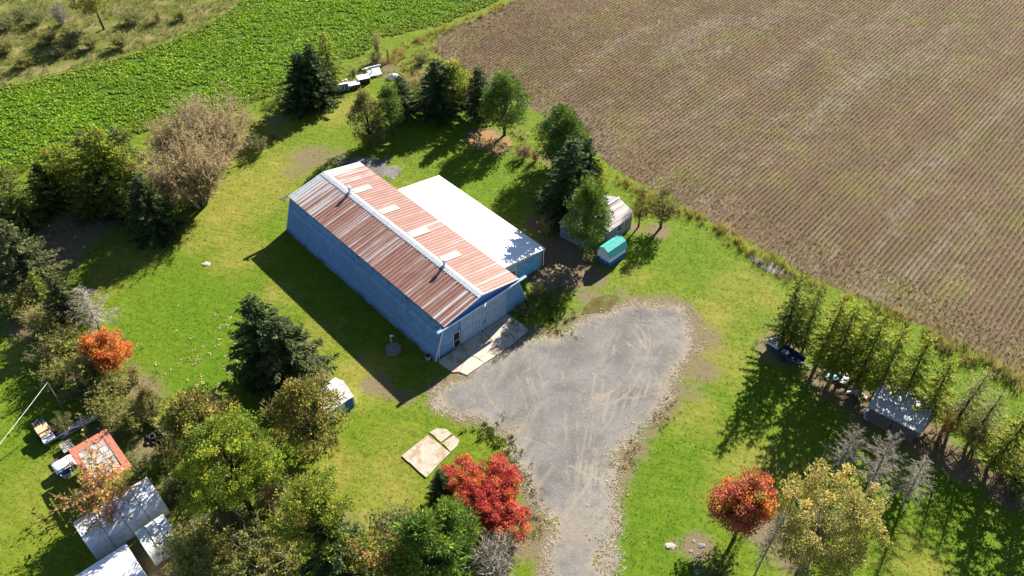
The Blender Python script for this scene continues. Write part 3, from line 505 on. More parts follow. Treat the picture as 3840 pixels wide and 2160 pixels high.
LIME = [(.27, .31, .024), (.33, .34, .03), (.21, .27, .022), (.40, .35, .035)]; LARCHG = [(.19, .26, .03), (.24, .3, .035), (.13, .19, .026), (.3, .33, .04)]; PALE = [(.26, .25, .11), (.21, .21, .08), (.33, .3, .15)]; GREY = [(.27, .235, .19), (.34, .295, .24), (.19, .16, .13), (.38, .34, .28)]
CED = [(.105, .11, .032), (.14, .125, .04), (.085, .105, .026), (.2, .145, .05)]; CEDO = [(.23, .24, .04), (.28, .27, .045), (.18, .205, .032), (.34, .25, .07)]
RED = [(.55, .095, .055), (.62, .15, .08), (.48, .075, .06)]; ORA = [(.60, .22, .05), (.66, .29, .06), (.55, .16, .05)]; YEL = [(.46, .38, .10), (.54, .45, .15), (.36, .32, .08)]; GRN = [(.14, .205, .022), (.18, .25, .026), (.105, .16, .018)]; YGR = [(.24, .29, .025), (.29, .32, .03), (.19, .25, .022)]
sprA = conifer(1, pal=DARK, r=2.5); sprB = conifer(2, pal=DARK, r=2.9, levels=26, rag=.28, per=5); sprC = conifer(3, pal=DARK+OLV, r=2.2, levels=24, rag=.3, dens_=7, t0=.12)
sprO = conifer(4, pal=OLV, r=2.7, levels=26, rag=.3, per=4); sprO2 = conifer(5, pal=OLV+DARK, r=3.0, levels=25, rag=.25, per=5, spray=.5)
larA = conifer(11, pal=LARCHG+LIME[:3], r=1.75, t0=.15, levels=27, nb=(6, 3), spray=.38, wid=.105, dens_=5.6, per=4, mat=M_LEAF, droop=.12, up=.25, shape=.65, rag=.4, name='larch'); larB = conifer(12, pal=LIME+LARCHG, r=1.65, t0=.15, levels=26, nb=(6, 3), spray=.38, wid=.105, dens_=5.6, per=4, mat=M_LEAF, droop=.1, up=.3, shape=.6, rag=.45, name='larch')
larC = conifer(13, pal=LARCHG+DARK[2:], r=1.6, t0=.12, levels=25, nb=(6, 3), spray=.38, wid=.105, dens_=5.6, per=4, mat=M_LEAF, droop=.14, up=.2, shape=.6, rag=.45, name='larch'); larD = conifer(14, pal=PALE+LARCHG, r=2.1, t0=.2, levels=24, nb=(6, 3), spray=.34, wid=.07, dens_=5.2, per=3, mat=M_LEAF, droop=.12, up=.25, shape=.6, rag=.45, name='larch')
larE = conifer(15, pal=LIME+LARCHG, r=2.7, t0=.06, levels=32, nb=(7, 3), spray=.38, wid=.12, dens_=6, per=4, mat=M_LEAF, droop=.12, up=.25, shape=.7, rag=.4, name='larch'); larF = conifer(16, pal=LARCHG+OLV, r=2.7, t0=.05, levels=30, nb=(7, 3), spray=.38, wid=.12, dens_=6, per=4, mat=M_LEAF, droop=.15, up=.2, shape=.7, rag=.4, name='larch')
deadA = conifer(21, pal=GREY, r=2.9, t0=.28, levels=15, nb=(6, 4), spray=.5, wid=.03, dens_=5, per=4, droop=.1, up=.2, shape=.6, bare=True, barkm=M_BARKG, rag=.35, name='dead_tree'); deadB = conifer(22, pal=GREY, r=2.6, t0=.2, levels=16, nb=(6, 4), spray=.55, wid=.032, dens_=5, per=4, droop=.22, up=.15, shape=.7, bare=True, barkm=M_BARKG, rag=.35, name='dead_tree')
pinA = blobby(31, h=8.5, rx=2.4, rz=3.5, ncl=150, per=80, clr=(.4, .75), leaf=(.32, .085), pals=(PINEG, PINEG, GRN), mat=M_NEEDLE, needle=True, name='pine', shell=.35); pinB = blobby(32, h=8.5, rx=2.1, rz=3.7, ncl=140, per=80, clr=(.4, .7), leaf=(.32, .085), pals=(PINEG, PINEG, GRN), mat=M_NEEDLE, needle=True, name='pine', shell=.35)
pinT = blobby(33, h=8, rx=1.15, rz=3.2, ncl=75, per=60, clr=(.3, .55), leaf=(.28, .075), pals=(PINEG, GRN), mat=M_NEEDLE, needle=True, name='pine', shell=.3); pinY = blobby(34, h=8, rx=1.9, rz=3.4, ncl=120, per=75, clr=(.35, .7), leaf=(.3, .085), pals=(LIME, PINEG, LIME), mat=M_NEEDLE, needle=True, name='pine', shell=.35)
cedA = blobby(41, h=7, rx=2.0, rz=3.25, ncl=150, per=55, clr=(.28, .5), leaf=(.26, .08), pals=(CED, CED, CEDO), mat=M_NEEDLE, needle=True, name='cedar', shell=.6, outl=.12); cedB = blobby(42, h=6.5, rx=2.6, rz=3.0, ncl=150, per=60, clr=(.32, .6), leaf=(.24, .09), pals=(CEDO, CED, CEDO), mat=M_NEEDLE, needle=True, name='cedar', shell=.55, outl=.15); cedT = blobby(43, h=6, rx=1.05, rz=2.5, ncl=70, per=50, clr=(.22, .42), leaf=(.22, .06), pals=(CED, CEDO), mat=M_NEEDLE, needle=True, name='cedar', shell=.4)
TW = [(.36, .27, .165), (.45, .35, .225), (.28, .21, .13), (.40, .35, .2)]
thA = twiggy(51, h=4.5, r=3.2, stems=46, sub=16, tw=18, pal=TW, wd=.02, twl=.42, leafpal=[(.33, .26, .13), (.26, .22, .09), (.3, .2, .1)], nleaf=7000); thB = twiggy(52, h=4.5, r=3.0, stems=42, sub=16, tw=18, pal=TW, wd=.02, twl=.42, leafpal=[(.36, .28, .13), (.28, .24, .08), (.36, .24, .11)], nleaf=6500)
thS = twiggy(53, h=2, r=1.3, stems=18, sub=9, tw=7, pal=TW+[(.17, .12, .08)], wd=.022, twl=.3, leafpal=OLV, nleaf=500); thG = twiggy(54, h=3, r=1.6, stems=20, sub=11, tw=10, pal=GREY, wd=.022, twl=.4); thR = twiggy(55, h=2, r=1.3, stems=18, sub=10, tw=9, pal=[(.2, .1, .085), (.26, .14, .11), (.14, .08, .07)], wd=.022, twl=.3, leafpal=[(.22, .1, .06)], nleaf=500)
thO = twiggy(56, h=3, r=1.7, stems=18, sub=10, tw=8, pal=[(.3, .2, .1), (.22, .15, .09)], wd=.022, twl=.35, leafpal=ORA+YEL, nleaf=1500); thY = twiggy(57, h=3, r=1.7, stems=18, sub=10, tw=8, pal=TW, wd=.022, twl=.35, leafpal=YEL+LARCHG+CEDO, nleaf=1700)
thV = twiggy(58, h=2.5, r=1.6, stems=18, sub=9, tw=7, pal=TW, wd=.02, twl=.3, leafpal=GRN+OLV, nleaf=2200); thBr = twiggy(59, h=2.5, r=1.8, stems=24, sub=11, tw=9, pal=TW+BROWN, wd=.024, twl=.35, leafpal=CEDO+YGR+LARCHG, nleaf=3400)

SPR = 'spruces around the yard'; LAR = 'larches in rows'; PIN = 'pines around the yard'
for pr, nm, x, y, h, wide, lab in [
    (sprB, 'spruce', -28.09, 95.78, 8.12, 1.5, 'dark spruce beside the crop, left one of the touching pair above the bare thicket'),
    (sprA, 'spruce', -26.03, 96.39, 9.03, 1.4, 'dark spruce beside the crop, right one of the touching pair next to the yellow larch'),
    (sprC, 'spruce', -13.84, 92.41, 6.85, 1.5, 'loose spruce between the slim pine and the tallest dark spruce behind the barn'),
    (sprB, 'spruce', -9.75, 93.78, 8.22, 1.45, 'tallest dark spruce behind the barn, with a pointed black top'),
    (sprC, 'spruce', -4.35, 93.00, 7.73, 1.5, 'thin dark spruce just left of the bright round pine at the field corner'),
    (sprB, 'spruce', 6.47, 71.88, 11.05, 1.35, 'biggest dark spruce standing over the small sheds beside the lean-to roof'),
    (sprA, 'spruce', 8.14, 73.93, 9.54, 1.2, 'dark spruce close behind the biggest one by the small sheds'),
    (sprA, 'spruce', -53.35, 74.52, 5.91, 1.35, 'small pointed black spruce among the left larches at the crop edge'),
    (sprO2, 'spruce', -39.31, 68.72, 8.47, 1.2, 'grey green spruce with bare lower limbs at the right end of the left grove'),
    (sprO, 'spruce', -49.41, 60.47, 9.08, 1.35, 'large olive spruce at the left edge of the photo'),
    (sprO, 'spruce', -43.47, 55.33, 6.62, 1.35, 'olive spruce next to the grey dead one on the left boundary'),
    (sprB, 'spruce', -22.38, 49.00, 9.97, 1.3, 'tall dark spruce on the lawn left of the barn shadow, the higher of two'),
    (sprO2, 'spruce', -20.11, 47.89, 8.84, 1.45, 'broad spruce on the lawn beside the white canopy, the lower of two'),
    (sprA, 'spruce', -5.71, 35.56, 4.16, 1.2, 'small dark spruce touching the red maple and the broken slab'),
    (sprB, 'spruce', -12.93, 29.09, 9.99, 1.0, 'dark spruce among the green trees at the bottom edge')]:
    plant(pr, nm, x, y, h, lab, group=SPR, wide=wide)
for pr, x, y, h, wide, lab in [
    (larE, -52.13, 75.66, 7.48, 1.15, 'yellow tipped larch, leftmost of the left grove'), (larE, -50.39, 75.05, 8.13, 1.1, 'gold topped larch, second from left in the left grove'),
    (larF, -48.23, 76.04, 9.22, 1.2, 'green gold larch, third from left in the left grove'), (larE, -46.45, 76.04, 9.75, 1.2, 'tallest larch in the middle of the left grove'),
    (larF, -44.18, 76.58, 9.27, 1.2, 'larch with leaning twin tops behind the left grove'), (larE, -43.11, 73.78, 8.62, 1.2, 'bright orange tinged larch at the front of the left grove'),
    (larE, -41.95, 73.19, 7.47, 1.15, 'bright yellow larch at the right of the left grove beside the bare thicket'), (larF, -45.57, 79.75, 6.09, .9, 'thin dark larch between left grove and thicket'),
    (larF, -54.40, 70.25, 6.96, 1.2, 'dark green larch with a bare leaning trunk near the left edge'), (larF, -57.13, 71.02, 7.21, 1.2, 'dark green larch cut off by the left edge of the photo'), (larF, -53.35, 72.82, 6.05, 1.2, 'shaded larch between the black spruce and the bare trunk at left'),
    (larF, -47.95, 71.88, 5.73, 1.1, 'shaded green larch at the front of the left grove beside the dirt'), (larF, -44.99, 71.88, 5.90, 1.1, 'shaded green larch in the middle front of the left grove'), (larF, -42.53, 70.67, 5.61, 1.0, 'dark green larch next to the grey green spruce of the left grove'), (larF, -57.50, 73.93, 6.39, 1.2, 'green larch behind the bare trunk near the left edge'), (larF, -53.61, 64.62, 6.00, 1.2, 'green larch behind the large olive spruce at the left edge'), (larC, -47.30, 57.67, 4.85, 1.3, 'sparse olive larch between the two olive spruces on the left'),
    (larA, -24.94, 99.73, 8.93, 1.45, 'yellow larch beside the two dark spruces and the blue camper shell'),
    (larC, 26.18, 52.36, 9.22, 1.1, 'green larch at the left end of the right row, above the old trailer'), (larC, 26.80, 52.05, 7.18, 1.0, 'lower twin larch at the left end of the right row'),
    (larC, 27.96, 51.48, 8.19, 1.0, 'sparse larch, third from left in the right row'), (larB, 28.76, 49.63, 9.83, 1.1, 'green larch, fourth from left in the right row'),
    (larB, 29.49, 47.70, 10.29, 1.1, 'yellow green larch, fifth from left in the right row'), (larB, 30.59, 48.18, 9.12, 1.0, 'thin larch close behind the fifth of the right row'),
    (larA, 31.64, 47.00, 9.77, 1.05, 'bright larch above the scrap heap in the right row'), (larA, 33.43, 46.07, 9.96, 1.05, 'bright larch just left of the tin roofed shack'),
    (larA, 35.33, 45.34, 9.24, 1.05, 'bright larch whose foot is hidden behind the tin roofed shack'), (larB, 36.40, 43.12, 8.31, 1.1, 'tall larch with a dark bare trunk at the right end of the shack'),
    (larD, 38.40, 42.18, 8.22, 1.15, 'pale straw coloured larch right of the shack'), (larD, 39.29, 40.51, 7.57, 1.2, 'pale half bare larch near the right edge'), (larB, 40.11, 38.22, 8.97, 1.2, 'green larch at the right edge of the photo'), (larC, 41.80, 36.00, 9.45, 1.1, 'larch at the bottom end of the right row, mostly out of the picture')]:
    plant(pr, 'larch', x, y, h, lab, group=LAR, wide=wide)
for pr, x, y, h, wide, lab in [
    (pinA, -0.98, 88.82, 8.57, 1.22, 'round bright green pine with a bare trunk at the field corner'), (pinY, -7.67, 94.77, 7.08, 1.35, 'yellow green pine right behind the tallest dark spruce'),
    (pinT, -15.40, 88.73, 7.53, 1.35, 'slim bright pine with a long bare trunk behind the barn'), (pinB, 5.41, 82.22, 8.27, 1.3, 'green pine at the upper end of the clump by the small sheds'),
    (pinB, 6.79, 80.15, 8.38, 1.25, 'pine second from the top of the clump by the small sheds'), (pinY, 9.44, 73.93, 6.45, .85, 'yellow green pine between the big spruce and the rusty roofed cabin'),
    (pinA, 8.05, 65.59, 9.76, .78, 'bright green pine overhanging the plank shed'), (pinA, -4.56, 30.39, 8.12, .9, 'green pine below the red maple near the bottom edge'), (pinB, -6.14, 27.52, 9.96, 1.05, 'green pine cut off by the bottom edge left of the drive')]:
    plant(pr, 'pine', x, y, h, lab, group=PIN, wide=wide)
for pr, x, y, h, wide, lab in [
    (cedA, -18.04, 86.73, 7.42, 1.05, 'egg shaped dark brown cedar on the lawn behind the barn'), (cedT, 14.30, 70.25, 5.42, .95, 'thin ragged cedar right of the rusty roofed cabin'), (cedT, 16.79, 70.11, 5.46, 1.55, 'loose brown cedar with a forked trunk in front of the field edge'),
    (cedB, -25.34, 39.01, 9.08, .95, 'olive and rust coloured cedar above the low board wall'), (cedB, -17.04, 40.38, 8.50, .98, 'round brown cedar in front of the white canopy'), (cedA, -31.84, 43.69, 3.72, 1.0, 'small tan cedar left of the olive one on the boundary')]:
    plant(pr, 'cedar', x, y, h, lab, group='cedars', wide=wide)
for pr, x, y, h, wide, lab in [
    (deadB, -40.70, 54.25, 6.22, 1.35, 'grey dead conifer with drooping branches above the orange maple'), (deadA, 26.91, 37.52, 7.36, .8, 'grey dead tree left of the shack, leftmost of three'), (deadA, 29.02, 35.74, 8.74, .85, 'tall grey dead tree below the shack, middle of three'),
    (deadB, 32.00, 35.19, 5.87, 1.05, 'low grey dead tree on the shaded lawn, rightmost of three'), (deadA, 18.43, 28.80, 9.69, .45, 'slim dead tree between red maple and yellow tree'), (deadB, 20.00, 34.90, 3.63, .7, 'small bare grey tree behind the red and orange maple')]:
    plant(pr, 'dead_tree', x, y, h, lab, 'dead tree', group='dead trees', wide=wide)
# broadleaf trees, each grown for its place
def broad(seed, name, x, y, h, lab, **kw):
    p = blobby(seed, h=h, name=name, **kw); return plant(p, name, x, y, h, lab, rz=0)
broad(61, 'maple', -2.29, 34.46, 5.31, 'large scarlet maple beside the drive and the broken slab', rx=3.4, rz=1.6, zc=2.0, ncl=330, per=170, clr=(.35, .6), leaf=(.13, .10), pals=([(.5, .085, .065), (.58, .14, .1), (.42, .06, .055)], [(.54, .1, .07), (.46, .075, .07)], [(.58, .2, .06), (.5, .15, .05)]), lobes=[(0, 0, .1, .66), (-1.9, 1.9, .1, .52), (1.0, 1.7, .2, .58), (1.6, .2, 0, .5), (1.3, -1.7, -.2, .55), (2.3, -2.2, -.4, .45), (-.6, -.6, .1, .5)], shell=.3)
broad(62, 'maple', 17.49, 31.86, 7.87, 'round red and orange maple on the lawn right of the drive', rx=2.6, rz=3.2, ncl=190, per=130, clr=(.4, .7), leaf=(.14, .11), pals=([(.46, .11, .07), (.52, .17, .10)], [(.42, .08, .06), (.5, .2, .1)], ORA, [(.26, .2, .04), (.3, .18, .05)]), shell=.4)
broad(63, 'maple', -36.95, 48.95, 5.11, 'small bright orange maple on the left boundary', rx=2.3, rz=1.7, ncl=100, per=130, clr=(.35, .65), leaf=(.14, .11), pals=(ORA, ORA, [(.56, .24, .06), (.5, .1, .03)]), shell=.4)
broad(64, 'maple', -20.76, 33.81, 12.15, 'tall yellow green maple above the low board wall', rx=4.0, rz=3.7, ncl=210, per=120, clr=(.45, .85), leaf=(.16, .12), pals=(YGR, YGR, GRN), lobes=[(0, 0, 0, .85), (2.6, .6, -1.2, .45), (-1.4, -1.8, -.8, .5), (.3, 2, .8, .5)], shell=.4)
broad(65, 'maple', -13.90, 29.09, 11.44, 'loose green and yellow maple at the bottom edge', rx=3.2, rz=2.8, ncl=140, per=100, clr=(.4, .8), leaf=(.16, .11), pals=(GRN, YGR, YGR, CEDO), shell=.4)
broad(66, 'aspen', 21.98, 29.09, 11.65, 'large pale yellow aspen at the bottom right', rx=3.7, rz=4.0, ncl=210, per=120, clr=(.35, .7), leaf=(.14, .11), pals=(YEL, YEL, [(.3, .28, .07), (.24, .24, .06)]), barkm=M_BARKP, lobes=[(0, 0, 0, .9), (-.5, -1, -2.2, .65), (.8, .4, 1.2, .6)], shell=.4)
broad(67, 'willow', -63.62, 118.33, 8.68, 'yellow green tree in the top left meadow', rx=3.2, rz=3.2, ncl=100, per=60, clr=(.5, .9), leaf=(.28, .12), pals=(CEDO, YEL, [(.2, .19, .03)]), shell=.4)
broad(68, 'maple', -19.12, 35.19, 3.38, 'rusty orange sapling between the green maple and the lawn', rx=1.7, rz=1.3, ncl=40, per=45, clr=(.35, .6), leaf=(.16, .11), pals=([(.3, .15, .05), (.24, .15, .05)], CEDO), shell=.3)
broad(69, 'maple', -11.59, 28.80, 4.68, 'small orange tinged maple at the bottom edge left of the pines', rx=1.9, rz=1.3, ncl=45, per=50, clr=(.35, .6), leaf=(.17, .12), pals=([(.36, .17, .05), (.3, .16, .05)], YGR, CEDO), shell=.3)
broad(70, 'maple', -8.25, 27.21, 6.69, 'olive and rust coloured maple cut off by the bottom edge', rx=2.6, rz=2.0, ncl=70, per=60, clr=(.4, .7), leaf=(.19, .13), pals=(GRN, CEDO, [(.34, .19, .06)]), shell=.3)
for pr, x, y, h, wide, lab in [
    (thA, -35.79, 83.07, 8.59, .85, 'upper lobe of bare tan willow thicket at the crop edge'), (thB, -36.33, 74.30, 9.13, .85, 'lower and larger bare tan willow thicket beside the left grove'), (thB, -41.11, 81.80, 6.36, .8, 'pale bare willow at the left shoulder of the thicket'),
    (thV, -31.72, 84.79, 2.41, 1.0, 'low dark green bush right of the bare thicket'), (thV, -30.63, 87.91, 1.05, .9, 'low bush in the shadow of the spruce pair'), (thR, 1.34, 83.67, 1.95, 1.1, 'reddish brown bush below the round bright pine'), (thR, 2.97, 83.07, 1.48, .9, 'second reddish bush towards the pine clump'),
    (thG, -0.91, 28.61, 5.29, 1.0, 'grey bare bush below the red maple at the bottom edge'), (thBr, -35.89, 45.93, 2.66, 1.2, 'tan brown bush below the orange maple'), (thBr, -38.77, 47.80, 3.43, 1.3, 'dark brown bare bush left of the orange maple'), (thBr, -49.16, 56.55, 2.87, 1.3, 'pinkish tan bush near the left edge'), (thBr, -44.32, 53.30, 2.64, 1.2, 'brown bush under the olive spruce at left'), (thY, -33.20, 44.35, 2.51, 1.1, 'yellowish bush at the top of the low board wall'),
    (thBr, -33.53, 42.18, 2.74, 1.2, 'dark bare bush above the red tarpaulin'), (thBr, -36.18, 43.69, 2.44, 1.1, 'grey brown brush beside the lumber pile'), (thV, -39.20, 42.18, 2.11, .8, 'green bush between the two lumber piles'), (thV, -31.24, 37.91, 2.36, .9, 'green bush beside the red tarpaulin'),
    (thO, -32.68, 35.08, 4.41, 1.5, 'orange and gold leaved bush overgrowing the red tarpaulin'), (thY, -33.22, 34.17, 2.70, 1.1, 'golden bush between red tarpaulin and silver tunnel'), (thBr, -24.01, 29.41, 3.99, 1.35, 'purplish bare bush at the bottom left with yellow tips'), (thBr, -22.03, 28.80, 3.13, 1.1, 'brown bare bush at the bottom beside the board wall'), (thV, -27.82, 36.00, 2.04, 1.2, 'shaded green bush right of the silver tunnel'), (thV, -24.17, 32.24, 2.38, 1.2, 'shaded green bush beside the small tunnel'),
    (thY, -17.85, 46.62, 3.04, 1.15, 'yellow and brown bush between the spruce and the white canopy'), (thBr, -18.98, 47.80, 2.51, 1.0, 'brown twiggy bush at the foot of the broad spruce'), (thO, 37.43, 41.76, 3.16, .8, 'orange leaved bush right of the tin roofed shack'), (thY, 39.90, 40.30, 3.53, 1.1, 'olive and gold bush in the right undergrowth'), (thY, 31.53, 46.62, 1.87, 1.0, 'golden bush beside the scrap heap'), (thV, 42.53, 38.89, 2.71, 1.2, 'green bush at the right edge'), (thBr, 42.16, 36.95, 2.50, 1.0, 'dark bare bush in the lower right undergrowth'),
    (thBr, -42.23, 50.48, 3.07, 1.4, 'brown brush left of the orange maple, above the lawn shadow'), (thY, -46.32, 54.36, 2.80, 1.4, 'olive yellow bush below the large olive spruce'), (thBr, -52.26, 59.70, 2.84, 1.4, 'tan brush at the left edge below the larches'), (thV, -38.98, 45.93, 2.21, 1.4, 'green bush in the middle of the left boundary brush'), (thBr, -41.63, 47.56, 2.44, 1.4, 'grey brown brush beside the thin mast'), (thY, -34.88, 47.80, 2.29, 1.2, 'straw coloured bush right below the orange maple'), (thV, -44.32, 50.48, 2.07, 1.3, 'dark green bush at the edge of the left lawn'),
    (thY, -16.40, 32.76, 3.61, 1.5, 'yellow green bush between the tall maple and the bottom spruce'), (thV, -10.88, 30.39, 3.21, 1.5, 'green bush right of the bottom spruce'), (thO, -17.15, 35.08, 2.78, 1.2, 'rusty bush at the lawn edge below the brown cedar'), (thV, -19.97, 30.39, 3.22, 1.6, 'green bush beside the lower end of the board wall'), (thBr, -16.94, 29.09, 3.10, 1.4, 'brown bush at the bottom edge under the maples'), (thV, -8.80, 32.76, 2.34, 1.4, 'low green bush left of the pines at the bottom'),
    (thG, -70.80, 119.67, 3.58, 1.1, 'pale bare bush in the top left meadow'), (thV, -77.87, 122.29, 2.21, 1.4, 'olive bush near the top left corner'), (thBr, -70.49, 113.65, 1.86, 1.5, 'dark brush heap in the top left meadow'), (thV, -66.21, 114.29, 2.13, 1.5, 'olive bush in front of the yellow green meadow tree'), (thBr, -70.95, 106.39, 1.76, 1.5, 'tan brush at the meadow edge on the left'), (thBr, -58.68, 112.65, 2.01, 1.4, 'tan brush between meadow and crop below the yellow green tree'),
    (thV, -78.57, 118.20, 2.14, 1.7, 'green weedy bush at the left edge of the meadow'), (thV, -74.78, 120.22, 2.16, 1.6, 'green bush between the corner and the pale bare bush'), (thBr, -63.38, 112.40, 1.94, 1.5, 'brush heap left of the meadow edge under the yellow green tree'), (thV, -59.42, 120.22, 2.21, 1.5, 'olive bush right of the yellow green meadow tree'), (thY, -55.88, 120.90, 1.91, 1.4, 'tan bush near the top of the meadow edge'), (thV, -67.18, 109.94, 1.79, 1.5, 'dark olive bush in the middle of the meadow edge'), (thBr, -75.11, 111.16, 1.81, 1.6, 'brown brush at the left end of the meadow'), (thBr, -52.30, 121.59, 1.61, 1.2, 'small tan brush at the upper meadow edge'),
    (thY, -19.66, 108.98, 4.07, .45, 'tall thin golden sapling at the crop edge behind the junk'), (thY, -18.10, 108.15, 2.32, .4, 'short thin golden sapling beside the taller one'), (thV, -19.96, 107.56, 2.02, 1.0, 'olive bush at the foot of the golden saplings'), (thV, -13.15, 107.56, 1.99, 1.1, 'olive bush in the tan grass left of the brown field'), (thY, -22.59, 103.55, 1.85, 1.0, 'yellow bush beside the yellow larch'),
    (thY, 2.54, 59.11, 1.87, .9, 'yellowish bush in shade beside the barn corner'), (thV, 1.20, 56.44, 1.37, 1.3, 'bright green bush at the right foot of the big sliding doors'), (thV, 4.95, 59.70, 1.15, 1.0, 'olive bush in the shade beyond the barn corner'), (thY, 3.74, 68.93, 2.28, .8, 'tan twiggy bush at the left end of the plank shed'), (thV, 15.49, 28.80, 2.25, 1.2, 'yellow flecked bush at the bottom edge below the red and orange maple'), (thV, 8.16, 64.62, 1.15, 1.2, 'dark green bush below the light blue door')]:
    plant(pr, 'shrub', x, y, h, lab, 'bush', group='bushes and thickets', wide=wide)

# ------------------------------------------------------------------ building materials
BROT = -BARN_A
FARU = BARN_O[0]*ca+BARN_O[1]*sa-26.5   # far end of the ridge along the barn's axis
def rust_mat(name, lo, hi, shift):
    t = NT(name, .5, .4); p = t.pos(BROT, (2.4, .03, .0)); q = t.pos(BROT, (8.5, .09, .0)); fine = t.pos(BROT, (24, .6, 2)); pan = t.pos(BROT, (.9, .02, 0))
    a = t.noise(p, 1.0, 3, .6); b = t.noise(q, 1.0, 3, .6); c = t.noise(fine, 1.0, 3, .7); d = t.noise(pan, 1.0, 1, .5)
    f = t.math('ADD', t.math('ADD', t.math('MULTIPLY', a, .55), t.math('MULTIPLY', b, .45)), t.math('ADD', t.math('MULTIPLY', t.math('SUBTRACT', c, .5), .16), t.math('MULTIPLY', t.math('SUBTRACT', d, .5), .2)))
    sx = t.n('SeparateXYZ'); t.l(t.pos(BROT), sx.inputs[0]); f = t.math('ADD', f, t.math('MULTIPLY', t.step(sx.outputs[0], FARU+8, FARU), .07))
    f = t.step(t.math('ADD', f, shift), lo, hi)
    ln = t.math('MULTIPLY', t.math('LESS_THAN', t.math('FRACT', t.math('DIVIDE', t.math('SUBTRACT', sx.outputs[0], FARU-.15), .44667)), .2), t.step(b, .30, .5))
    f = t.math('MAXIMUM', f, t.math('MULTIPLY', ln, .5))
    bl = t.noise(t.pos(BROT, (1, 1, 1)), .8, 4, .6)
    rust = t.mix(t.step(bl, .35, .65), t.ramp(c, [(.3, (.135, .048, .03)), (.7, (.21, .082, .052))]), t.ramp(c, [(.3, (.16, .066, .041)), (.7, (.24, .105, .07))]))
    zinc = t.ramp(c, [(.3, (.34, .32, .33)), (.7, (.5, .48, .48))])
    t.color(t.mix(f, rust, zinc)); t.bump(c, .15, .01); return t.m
M_RUSTL = rust_mat('rusted_zinc_left_slope', .525, .585, 0.0); M_RUSTR = rust_mat('rusted_zinc_right_slope', .585, .64, 0.0)  # left slope shows more bare zinc, right slope is mostly rust
M_ZINC = plain('zinc_sheet', (.40, .41, .43), .5, .35, 3.0, .0, .4); M_CAP = plain('ridge_zinc', (.52, .54, .58), .4, .18, 4, 0, .5); M_WHITER = plain('white_sheet', (.82, .82, .82), .35, .05, .6, 0, .5); M_SKYL = plain('skylight_plastic', (.43, .39, .285), .5, .15, 3, 0, .4)
def siding_mat(name, c, joint=.6):
    t = NT(name, .75, .25); p = t.pos(BROT); sep = t.n('SeparateXYZ'); t.l(p, sep.inputs[0]); f = t.noise(p, 1.4, 5, .65); g_ = t.noise(t.pos(BROT, (5, 5, .5)), 1.0, 4, .65)
    base = t.ramp(f, [(.3, tuple(x*.78 for x in c)), (.7, tuple(min(1, x*1.12) for x in c))])
    jx = t.math('FRACT', t.math('DIVIDE', t.math('ADD', sep.outputs[0], t.math('MULTIPLY', t.math('FLOOR', t.math('DIVIDE', sep.outputs[2], .31)), .37)), joint))
    base = t.mix(t.math('MULTIPLY', t.math('LESS_THAN', jx, .05), .55), base, (.05, .06, .07))
    oi = t.n('ObjectInfo'); base = t.mix(t.math('MULTIPLY', oi.outputs['Random'], .55), base, tuple(x*.6 for x in c))
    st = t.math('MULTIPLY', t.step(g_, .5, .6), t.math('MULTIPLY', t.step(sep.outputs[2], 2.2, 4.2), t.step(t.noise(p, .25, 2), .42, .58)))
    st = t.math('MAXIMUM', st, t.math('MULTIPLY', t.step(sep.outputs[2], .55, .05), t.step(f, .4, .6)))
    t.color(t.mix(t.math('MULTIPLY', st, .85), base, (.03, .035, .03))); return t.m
M_SIDE = siding_mat('blue_siding', (.20, .37, .60)); M_BLUE = plain('blue_painted_panel', (.085, .24, .52), .6, .15, 1.5); M_DOORM = plain('grey_blue_door_sheet', (.32, .43, .56), .55, .18, 2.0, 0, .35)
M_GREYS = plain('grey_wall_sheet', (.40, .37, .33), .6, .2, 2.0); M_TRIM = plain('white_trim', (.74, .75, .77), .5, .12, 5); M_SKYBLUE = plain('light_blue_paint', (.16, .46, .62), .6, .2, 3); M_DARK = plain('dark_opening', (.012, .013, .016), .3, .3, 3); M_STEEL = plain('dark_steel', (.08, .085, .09), .5, .4, 6)
M_GLASS = NT('window_glass', .05, .6).color((.02, .025, .03)).m
def concrete(name, c, sc=2.0):
    t = NT(name, .9, .2); p = t.pos(); f = t.noise(p, sc, 6, .7); h = t.noise(p, 14, 4, .7); t.color(t.mix(t.step(t.noise(p, .9, 4, .7), .52, .6), t.ramp(t.math('ADD', t.math('MULTIPLY', f, .6), t.math('MULTIPLY', h, .4)), [(.35, tuple(x*.72 for x in c)), (.7, tuple(min(1, x*1.15) for x in c))]), tuple(x*y for x, y in zip(c, (.72, .62, .48))))); t.bump(h, .4, .02); return t.m
M_CONC = concrete('weathered_concrete', (.47, .42, .35)); M_CONC2 = concrete('old_slab_concrete', (.40, .355, .29), 1.2); M_ROCK = concrete('grey_rock', (.2, .19, .175), 3)

